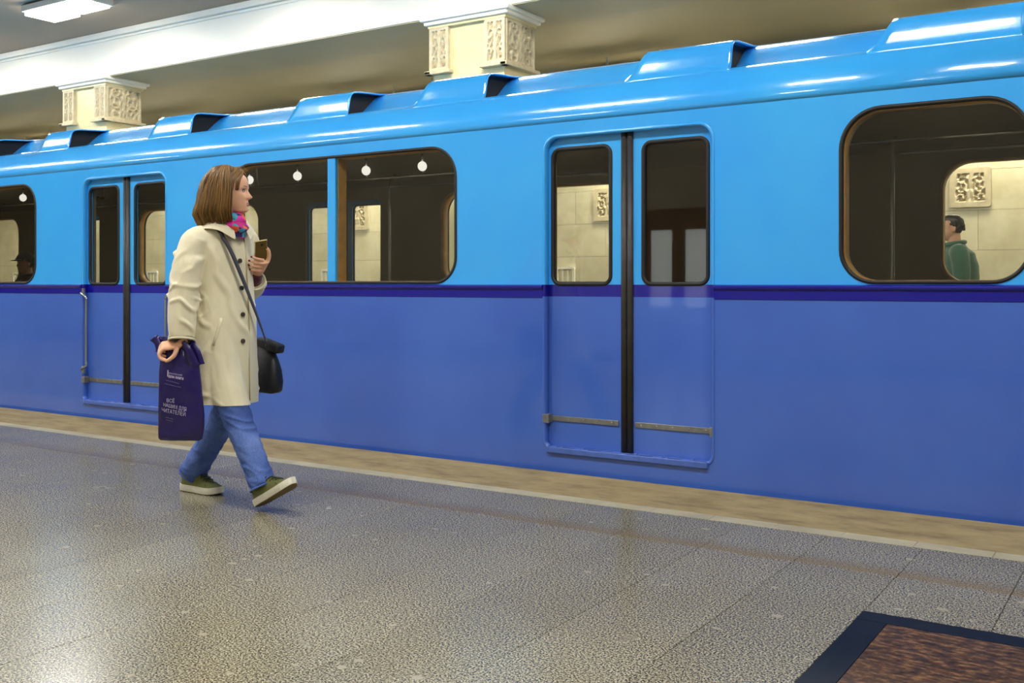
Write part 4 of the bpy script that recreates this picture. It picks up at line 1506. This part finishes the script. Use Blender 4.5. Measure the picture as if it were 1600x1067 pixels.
# inside/outside leg seams and hems
for pts, r in (([(-3.985, 3.492, 0.66), (-3.908, 3.496, 0.475), (-3.82, 3.503, 0.30), (-3.728, 3.512, 0.118)], (0.086, 0.071, 0.066, 0.063)), ([(-4.088, 3.648, 0.65), (-4.130, 3.645, 0.46), (-4.245, 3.638, 0.28), (-4.388, 3.630, 0.094)], (0.086, 0.071, 0.066, 0.064))):
    seam = [Vector(p) + Vector((-0.35, -0.93, 0)).normalized() * (q + 0.001) for p, q in zip(pts, r)]
    tube('leg_seam', catmull(seam, 6), 0.0022, M['denim'], jeans, 6)
    a, b = Vector(pts[-2]), Vector(pts[-1])
    d = (b - a).normalized(); nn = d.orthogonal().normalized(); bb = d.cross(nn)
    tube('hem', [(b + d * 0.004 + (nn * math.cos(t) + bb * math.sin(t)) * 0.066) for t in [2 * PI * k / 28 for k in range(29)]], 0.005, M['denim'], jeans, 8)

# shoes: trailing foot flat, leading foot landing on its heel
shoe(woman, Matrix.Translation((-4.452, 3.628, 0.001)) @ Matrix.Rotation(math.radians(1.5), 4, 'Z'))
shoe(woman, Matrix.Translation((-3.758, 3.512, 0.012)) @ Matrix.Rotation(math.radians(-2), 4, 'Z') @ Matrix.Rotation(math.radians(-27), 4, 'Y'))

# ---------------------------------------------------------------- things she carries
ph = empty('mobile_phone', PHC)
tag(ph, 'bronze mobile phone held up in the woman\'s left hand', 'phone')
pm_ = frame_mat((0, 0, 0), PU, PV)
def obox(name, mat, parent, m, x0, x1, y0, y1, z0, z1, bev=0.0):
    bm = bmesh.new(); add_box(bm, x0, x1, y0, y1, z0, z1, bev); bmesh.ops.transform(bm, matrix=m, verts=bm.verts)
    return link(name, bm_mesh(name, bm), mat, parent)
ysg = -1 if (pm_ @ Vector((0, -1, 0))).dot(PN) > 0 else 1
obox('phone_body', M['phoneedge'], ph, pm_, -PW / 2, PW / 2, -0.004, 0.004, -PH / 2, PH / 2, 0.003)
yb = ysg * 0.0042
obox('back_cover', M['phoneback'], ph, pm_, -PW / 2 + 0.0025, PW / 2 - 0.0025, min(yb, yb + ysg * 0.001), max(yb, yb + ysg * 0.001), -PH / 2 + 0.003, PH / 2 - 0.003, 0.0004)
obox('screen', M['dark'], ph, pm_, -PW / 2 + 0.004, PW / 2 - 0.004, min(-yb, -yb - ysg * 0.0006), max(-yb, -yb - ysg * 0.0006), -PH / 2 + 0.008, PH / 2 - 0.008)
obox('camera_lens', M['dark'], ph, pm_, -0.006 + 0.004, 0.006 + 0.004, min(yb, yb + ysg * 0.0025), max(yb, yb + ysg * 0.0025), PH / 2 - 0.030, PH / 2 - 0.018, 0.002)

# violet plastic carrier bag on the right wrist
bg = empty('shopping_bag', (-4.075, 3.306, 0.335))
tag(bg, 'dark violet plastic shopping bag with white print hanging from the wrist', 'bag')
BU = Vector((0.83, 0.56, 0)).normalized()
BN = Vector((0.56, -0.83, 0)).normalized()
BO = Vector((-4.075, 3.306, 0.0))
# outline of each half (u, z) rows from bottom to top: left edge, right edge, belly
rows = [(0.338, -0.100, 0.085, 0.012), (0.348, -0.108, 0.102, 0.022), (0.40, -0.109, 0.112, 0.030), (0.46, -0.108, 0.114, 0.034), (0.54, -0.106, 0.106, 0.033), (0.62, -0.105, 0.098, 0.030), (0.69, -0.104, 0.090, 0.026), (0.74, -0.100, 0.082, 0.020), (0.775, -0.104, 0.070, 0.013), (0.80, -0.118, 0.050, 0.009)]
rings = []
for (z, l, r_, bl) in rows:
    ring = []
    n = 44
    for k in range(n):
        a = 2 * PI * k / n
        c_, s_ = math.cos(a), math.sin(a)
        u = (l + r_) / 2 + (r_ - l) / 2 * math.copysign(abs(c_) ** 0.75, c_)
        wv = bl * math.copysign(abs(s_) ** 0.8, s_)
        cr = 0.006 * noise.noise(Vector((u * 16 + z * 6, z * 9 - u * 7, 3.1 + (5 if s_ > 0 else 0)))) + 0.007 * ridge(noise.noise(Vector((u * 9 - z * 7, z * 6 + u * 5, 1.7)))) * (1 if s_ > 0 else 0.5)
        if u > 0.03 and z < 0.56:       # dented lower right corner
            cr -= 0.016 * min(1, (u - 0.03) / 0.05) * min(1, (0.56 - z) / 0.12) * max(0, s_)
        zz = z - 0.030 * (u + 0.1) * (1.0 if z < 0.5 else 0.3)
        ring.append(BU * u + BN * (wv + (cr if s_ > 0 else -cr)) + Vector((0, 0, zz)))
    rings.append(ring)
# dense vertical resample for crumple
dense = []
for i in range(len(rings) - 1):
    for t in (0, 1 / 3, 2 / 3):
        dense.append([a.lerp(b, t) for a, b in zip(rings[i], rings[i + 1])])
dense.append(rings[-1])
dense = [[p + BN * 0.006 * noise.noise(Vector((p.x * 22, p.z * 20, p.y * 22))) for p in r_] for r_ in dense]
bz = Vector((0, 0, -0.335))
v, f = loft_data([[p + bz for p in r_] for r_ in dense], cap=False)
f.append(tuple(range(43, -1, -1)))
o = link('bag_body', mesh_py('bag_body', v, f), M['plastic'], bg, True)
# handle straps: folded film passing over the wrist
Wr = Vector(WRR) - BO + Vector((0, 0, -0.335))
def ribbon(name, pts, wdt, mat, parent, nrm):
    P_ = catmull(pts, 5)
    vv, ff = [], []
    for i, p in enumerate(P_):
        t = (P_[min(i + 1, len(P_) - 1)] - P_[max(0, i - 1)]).normalized()
        sd = t.cross(Vector(nrm)).normalized()
        w_ = wdt[0] + (wdt[1] - wdt[0]) * math.sin(PI * i / (len(P_) - 1))
        vv += [p - sd * w_ / 2, p + sd * w_ / 2]
    for i in range(len(P_) - 1):
        ff.append((2 * i, 2 * i + 1, 2 * i + 3, 2 * i + 2))
    ob = link(name, mesh_py(name, vv, ff), mat, parent, True)
    md = ob.modifiers.new('t', 'SOLIDIFY'); md.thickness = 0.0025; md.offset = 0
    return ob
zt = 0.44
ribbon('handle', [BU * 0.072 + BN * 0.022 + Vector((0, 0, 0.36)), BU * 0.045 + BN * 0.034 + Vector((0, 0, 0.44)), BU * 0.012 + BN * 0.034 + Vector((0, 0, 0.488)), Wr + Vector((0.0, 0.0, 0.032)) + BU * 0.01, BU * -0.005 - BN * 0.035 + Vector((0, 0, 0.47)), BU * 0.01 - BN * 0.02 + Vector((0, 0, 0.42))], (0.055, 0.030), M['plastic'], bg, BN)
ribbon('handle', [BU * 0.092 + BN * 0.004 + Vector((0, 0, 0.37)), BU * 0.078 + BN * 0.012 + Vector((0, 0, 0.435)), BU * 0.05 + Vector((0, 0, 0.475)), BU * 0.02 - BN * 0.02 + Vector((0, 0, 0.45))], (0.05, 0.035), M['plastic'], bg, BN)
# the pointed ear at the top left
ribbon('bag_ear', [BU * -0.005 - BN * 0.022 + Vector((0, 0, 0.475)), BU * -0.05 - BN * 0.026 + Vector((0, 0, 0.476)), BU * -0.09 - BN * 0.02 + Vector((0, 0, 0.486)), BU * -0.135 - BN * 0.01 + Vector((0, 0, 0.500))], (0.012, 0.045), M['plastic'], bg, BN)
ribbon('bag_ear', [BU * -0.10 - BN * 0.0 + Vector((0, 0, 0.44)), BU * -0.115 - BN * 0.0 + Vector((0, 0, 0.475)), BU * -0.135 - BN * 0.008 + Vector((0, 0, 0.502))], (0.05, 0.03), M['plastic'], bg, BN)


def bag_front(u, z):
    """front film offset at (u, z above the ground)"""
    i = 0
    zs_ = [r_[0] for r_ in rows]
    l = np.interp(z, zs_, [r_[1] for r_ in rows]); r2 = np.interp(z, zs_, [r_[2] for r_ in rows]); bl = np.interp(z, zs_, [r_[3] for r_ in rows])
    q = (u - (l + r2) / 2) / ((r2 - l) / 2)
    c_ = min(1, abs(q)) ** (1 / 0.75)
    s_ = math.sqrt(max(0, 1 - c_ * c_)) ** 0.8
    cr = 0.006 * noise.noise(Vector((u * 16 + z * 6, z * 9 - u * 7, 8.1))) + 0.007 * ridge(noise.noise(Vector((u * 9 - z * 7, z * 6 + u * 5, 1.7))))
    if u > 0.03 and z < 0.56:
        cr -= 0.016 * min(1, (u - 0.03) / 0.05) * min(1, (0.56 - z) / 0.12) * s_
    return bl * s_ + cr


def bag_text(txt, u0, z0, size, slope=-0.17, bold=0.0, squash=1.0):
    cu = bpy.data.curves.new('t', 'FONT'); cu.body = txt; cu.size = size; cu.resolution_u = 2; cu.offset = bold
    to = bpy.data.objects.new('t', cu); COL.objects.link(to)
    me = bpy.data.meshes.new_from_object(to.evaluated_get(bpy.context.evaluated_depsgraph_get()))
    bpy.data.objects.remove(to); bpy.data.curves.remove(cu)
    for vt in me.vertices:
        u = u0 + vt.co.x * squash; zz = z0 + vt.co.y + slope * (u - u0)
        p = BU * u + BN * (bag_front(u, zz) + 0.0075) + Vector((0, 0, zz - 0.03 * (u + 0.1) * (1 if zz < 0.5 else 0.3) - 0.335))
        vt.co = p
    me.name = 'print'
    return link('print', me, M['print'], o)


# stem and lines of the upper mark
bag_text('l', -0.058, 0.652, 0.042, bold=0.0012)
bag_text('московский', -0.050, 0.664, 0.0130, squash=0.86)
bag_text('дом книги', -0.050, 0.648, 0.0185, bold=0.0007, squash=0.80)
bag_text('________________', -0.048, 0.648, 0.0095, squash=0.80)
bag_text('——— ————', -0.062, 0.630, 0.0125, slope=-0.24, squash=0.72)
bag_text('—— ———— ——', -0.066, 0.614, 0.0125, slope=-0.24, squash=0.72)
bag_text('ВСЁ', -0.058, 0.528, 0.024, slope=-0.1, squash=0.85)
bag_text('НАШИМ ДЛЯ', -0.074, 0.508, 0.0235, slope=-0.2, squash=0.74)
bag_text('ЧИТАТЕЛЕЙ', -0.082, 0.482, 0.026, slope=-0.17, squash=0.74)
bag_text('—— ——', -0.064, 0.452, 0.012, slope=-0.2, squash=0.75)
bag_text('——— —', -0.062, 0.440, 0.011, slope=-0.2, squash=0.75)

# black leather shoulder bag on the far hip
pu = empty('shoulder_bag', (-4.115, 3.87, 0.52))
tag(pu, 'black leather shoulder bag hanging behind the woman\'s beige coat', 'bag')
rings = []
for (z, hx, hy, cx) in ((0.0, 0.115, 0.045, 0.0), (0.012, 0.128, 0.055, 0.0), (0.06, 0.132, 0.058, 0.002), (0.12, 0.126, 0.052, 0.0), (0.17, 0.116, 0.040, -0.004), (0.215, 0.104, 0.026, -0.010), (0.24, 0.098, 0.014, -0.014), (0.255, 0.090, 0.008, -0.016)):
    rings.append([(cx + hx * math.copysign(abs(math.cos(a)) ** 0.6, math.cos(a)), hy * math.copysign(abs(math.sin(a)) ** 0.7, math.sin(a)), z + 0.004 * noise.noise(Vector((math.cos(a) * 2, z * 20, 0)))) for a in [2 * PI * k / 36 for k in range(36)]])
link('bag_body', mesh_py('bag_body', *loft_data(rings)), M['leather'], pu, True)
v = []
flap = box('flap', M['leather'], pu, -0.08, 0.085, -0.034, 0.028, 0.235, 0.285, 0.012, True)
flap.rotation_euler = (0, math.radians(14), 0)
tube('zip', [(-0.095, 0, 0.258), (0.07, 0, 0.262)], 0.004, M['steel'], pu, 8)
tube('bag_handle', catmull([(-0.05, -0.03, 0.22), (-0.045, -0.05, 0.17), (-0.02, -0.058, 0.12), (0.0, -0.05, 0.10)], 4), 0.005, M['leather'], pu, 8)
# strap: from the right shoulder across the chest to the bag
off = Vector((-4.115, 3.87, 0.52))
sp_pts = [(-4.10, 3.50, 1.385), (-4.03, 3.475, 1.405)]
sp_pts = [Vector((-4.145, 3.60, 1.36)), Vector((-4.095, 3.495, 1.398)), Vector((-4.02, 3.478, 1.372)), Vector((-3.962, 3.502, 1.285)), Vector((-3.934, 3.545, 1.16)), Vector((-3.918, 3.60, 1.02)), Vector((-3.915, 3.655, 0.90)), Vector((-3.955, 3.735, 0.80)), Vector((-4.04, 3.815, 0.765))]
def strap(pts):
    P_ = catmull(pts, 5)
    vv, ff = [], []
    for i, p in enumerate(P_):
        t = (P_[min(i + 1, len(P_) - 1)] - P_[max(0, i - 1)]).normalized()
        ax = Vector((p.x + 4.06, p.y - 3.57, 0.0))
        if p.z > 1.33:
            ax = ax * 0.4 + Vector((0, 0, 0.12))
        nn = (ax - t * ax.dot(t)).normalized()
        sd = t.cross(nn).normalized()
        q = p + nn * 0.008
        vv += [q - sd * 0.010 - off, q + sd * 0.010 - off]
    for i in range(len(P_) - 1):
        ff.append((2 * i, 2 * i + 1, 2 * i + 3, 2 * i + 2))
    ob = link('strap', mesh_py('strap', vv, ff), M['strap'], pu, True)
    md = ob.modifiers.new('t', 'SOLIDIFY'); md.thickness = 0.004; md.offset = 0
strap(sp_pts)
strap([Vector((-4.145, 3.60, 1.36)), Vector((-4.19, 3.66, 1.22)), Vector((-4.205, 3.75, 1.0)), Vector((-4.16, 3.84, 0.78))])


# ---------------------------------------------------------------- people beyond the glass
def simple_person(name, label, loc, rz, jacket, legs_m, hairm, seated=False, cap=None, skin='skin2'):
    r = empty(name, loc, rz)
    tag(r, label, 'person')
    hz = 1.62 if not seated else 1.22
    hm = Matrix.Translation((0.02, 0, hz)) @ Matrix.Scale(1.04, 4)
    dz = -0.40 if seated else 0.0
    ps = [xf(head_data(64), hm), xf(ear_data(1), hm), xf(ear_data(-1), hm), limb([(-0.01, 0, 1.40 + dz), (0.0, 0, 1.5 + dz), (0.004, 0, 1.57 + dz)], [0.075, 0.062, 0.058])]
    ps.append(rings_data([(0.86 + dz, -0.01, 0, 0.11, 0.16), (1.0 + dz, -0.01, 0, 0.11, 0.155), (1.25 + dz, -0.01, 0, 0.115, 0.17), (1.4 + dz, -0.015, 0, 0.09, 0.16), (1.45 + dz, -0.01, 0, 0.06, 0.08)], 28, 1, 0.02))
    jk = [rings_data([(0.80 + dz, -0.03, 0, 0.175, 0.205), (1.0 + dz, -0.04, 0, 0.185, 0.21), (1.25 + dz, -0.04, 0, 0.175, 0.215), (1.38 + dz, -0.04, 0, 0.14, 0.20), (1.43 + dz, -0.022, 0, 0.10, 0.13), (1.485 + dz, -0.004, 0, 0.076, 0.078)], 32, 0.95, 0.02)]
    lg = []
    for s in (-1, 1):
        if seated:
            a_ = [(0, s * 0.19, 1.36 + dz), (0.02, s * 0.24, 1.08 + dz), (0.24, s * 0.16, 1.0 + dz)]
            l_ = [(0, s * 0.09, 0.93 + dz), (0.42, s * 0.10, 0.94 + dz), (0.44, s * 0.10, 0.09 - 0.0)]
        else:
            a_ = [(-0.01, s * 0.205, 1.37), (-0.02, s * 0.245, 1.08), (0.05, s * 0.235, 0.83)]
            l_ = [(0, s * 0.09, 0.90), (0.01 + 0.05 * s, s * 0.095, 0.48), (-0.02 + 0.12 * s, s * 0.10, 0.09)]
        ps.append(limb(a_, [0.05, 0.042, 0.028])); jk.append(limb([(0, s * 0.12, 1.38 + dz)] + a_, [0.07, 0.082, 0.072, 0.056]))
        hd = Vector(a_[-1]); dv = (hd - Vector(a_[1])).normalized()
        ps.append(limb([hd, hd + dv * 0.05, hd + dv * 0.09], [(0.02, 0.03), (0.016, 0.04), (0.013, 0.038)], 12, 3, (1, 0, 0)))
        for q in range(4):
            b = hd + dv * 0.085 + Vector((0, 0.027 - 0.018 * q, 0)) * (1 if not seated else 1)
            ps.append(finger([b, b + dv * 0.04 + Vector((0.008, 0, 0)), b + dv * 0.07 + Vector((0.02, 0, -0.004))], 0.0095, 0.0075))
        ps.append(finger([hd + dv * 0.03 + Vector((0.02, 0, 0)), hd + dv * 0.06 + Vector((0.045, 0, 0)), hd + dv * 0.085 + Vector((0.05, 0, 0))], 0.012, 0.009))
        ps.append(limb(l_, [0.08, 0.055, 0.04])); lg.append(limb(l_, [0.095, 0.075, 0.062]))
        ft = Vector(l_[-1])
        ps.append(limb([ft, ft + Vector((0.09, 0, -0.04)), ft + Vector((0.17, 0, -0.05))], [0.04, 0.035, 0.028], 12, 3))
        sr = limb([ft + Vector((-0.055, 0, -0.045)), ft + Vector((0.05, 0, -0.035)), ft + Vector((0.20, 0, -0.055))], [(0.04, 0.04), (0.045, 0.05), (0.045, 0.03)], 14, 4, (0, 1, 0))
        link('shoe', mesh_py('shoe', *sr), M['leather'], r, True)
    lg.append(rings_data([(0.80 + dz, -0.005, 0, 0.115, 0.165), (0.98 + dz, -0.005, 0, 0.115, 0.165)], 28, 1, 0.03))
    link('body', fuse('body', join_data(ps), 0.008, 2), M[skin], r, True)
    face_parts(r, hm)
    link('trousers', fuse('trousers', join_data(lg), 0.014, 4), M[legs_m], r, True)
    jme_ = fuse('jacket', join_data(jk), 0.012, 4)
    displace(jme_, lambda p: 0.006 * noise.noise(Vector((p.x * 8, p.y * 8, p.z * 14))))
    j = link('jacket', jme_, M[jacket], r, True)
    cr = [(0.088 * math.cos(t) - 0.004, 0.086 * math.sin(t), 1.475 + dz + 0.012 * math.cos(t + PI)) for t in [2 * PI * k / 28 for k in range(29)]]
    tube('collar', cr, [(0.012, 0.034)] * 29, M[jacket], j, 10, (1, 0, 0)) if False else tube('collar', cr, 0.022, M[jacket], j, 10)
    # short hair
    R = random.Random(9)
    st = []
    for i in range(420):
        az = R.uniform(0, 2 * PI); el = math.radians(R.uniform(-12, 88))
        if math.cos(az) > 0.25 and el < math.radians(48): continue
        if math.cos(az) > -0.2 and el < math.radians(10): continue
        n_ = Vector((math.cos(el) * math.cos(az), math.cos(el) * math.sin(az), math.sin(el)))
        b = Vector((-0.004 + 0.1 * n_.x, 0.077 * n_.y, 0.012 + 0.103 * n_.z))
        tg = Vector((-0.5 * math.sin(el) * math.cos(az) + 0.3, -0.5 * math.sin(el) * math.sin(az), -0.6))
        st.append(([hm @ b, hm @ (b + n_ * 0.009 + tg * 0.012), hm @ (b + n_ * 0.010 + tg * 0.028)], 1.3, R.random()))
    hr_ = strands_obj('hair', st, M[hairm], r, 0.005, 6, 4)
    rg_ = []
    for z_ in np.linspace(-0.045, 0.1135, 26):
        ring = []
        for k_ in range(40):
            a = 2 * PI * k_ / 40
            low = -0.045 if math.cos(a) < -0.3 else (0.012 if math.cos(a) < 0.12 else 0.066)
            zz_ = max(z_, low)
            f_, b_, w_ = lerp_tab(HEAD_TAB, zz_)
            g_ = 0.007
            ring.append(hm @ Vector(((f_ + g_) * math.cos(a) if math.cos(a) > 0 else (-b_ + g_) * math.cos(a), (w_ + g_) * math.sin(a), zz_ + (0.008 if zz_ > 0.1 else 0))))
        rg_.append(ring)
    mc = mesh_py('hair_cap', *loft_data(rg_))
    at_ = mc.attributes.new('tone', 'FLOAT', 'POINT'); at_.data.foreach_set('value', [0.2] * len(mc.vertices))
    link('hair_cap', mc, M[hairm], hr_, True)
    if cap:
        rg_ = []
        for el in np.linspace(14, 86, 8):
            e = math.radians(el)
            rg_.append([hm @ Vector((-0.002 + 0.122 * math.cos(e) * math.cos(a), 0.096 * math.cos(e) * math.sin(a), 0.015 + 0.122 * math.sin(e))) for a in [2 * PI * k / 28 for k in range(28)]])
        c_ = link('cap', mesh_py('cap', *loft_data(rg_)), M[cap], r, True)
        vz = [[hm @ Vector((0.06 + 0.115 * math.cos(a) * t, 0.085 * math.sin(a) * (0.9 + 0.1 * t), 0.05 - 0.02 * t)) for a in np.linspace(-PI / 2, PI / 2, 12)] for t in (0.3, 0.7, 1.0)]
        vv = [p for row in vz for p in row]
        ff = [(j_ * 12 + i, j_ * 12 + i + 1, (j_ + 1) * 12 + i + 1, (j_ + 1) * 12 + i) for j_ in range(2) for i in range(11)]
        ob = link('visor', mesh_py('visor', vv, ff), M[cap], c_, True)
        ob.modifiers.new('t', 'SOLIDIFY').thickness = 0.004
    return r


simple_person('person', 'man in a green jacket standing beyond the big rounded train window', (-1.76, 10.3, 0.0), math.radians(200), 'greenjk', 'trousers', 'blackhair')
simple_person('person', 'dark seated passenger in a cap inside the leftmost train window', (-11.95, 7.36, 0.128), math.radians(-100), 'darkcoat', 'trousers', 'blackhair', True, 'darkcoat')
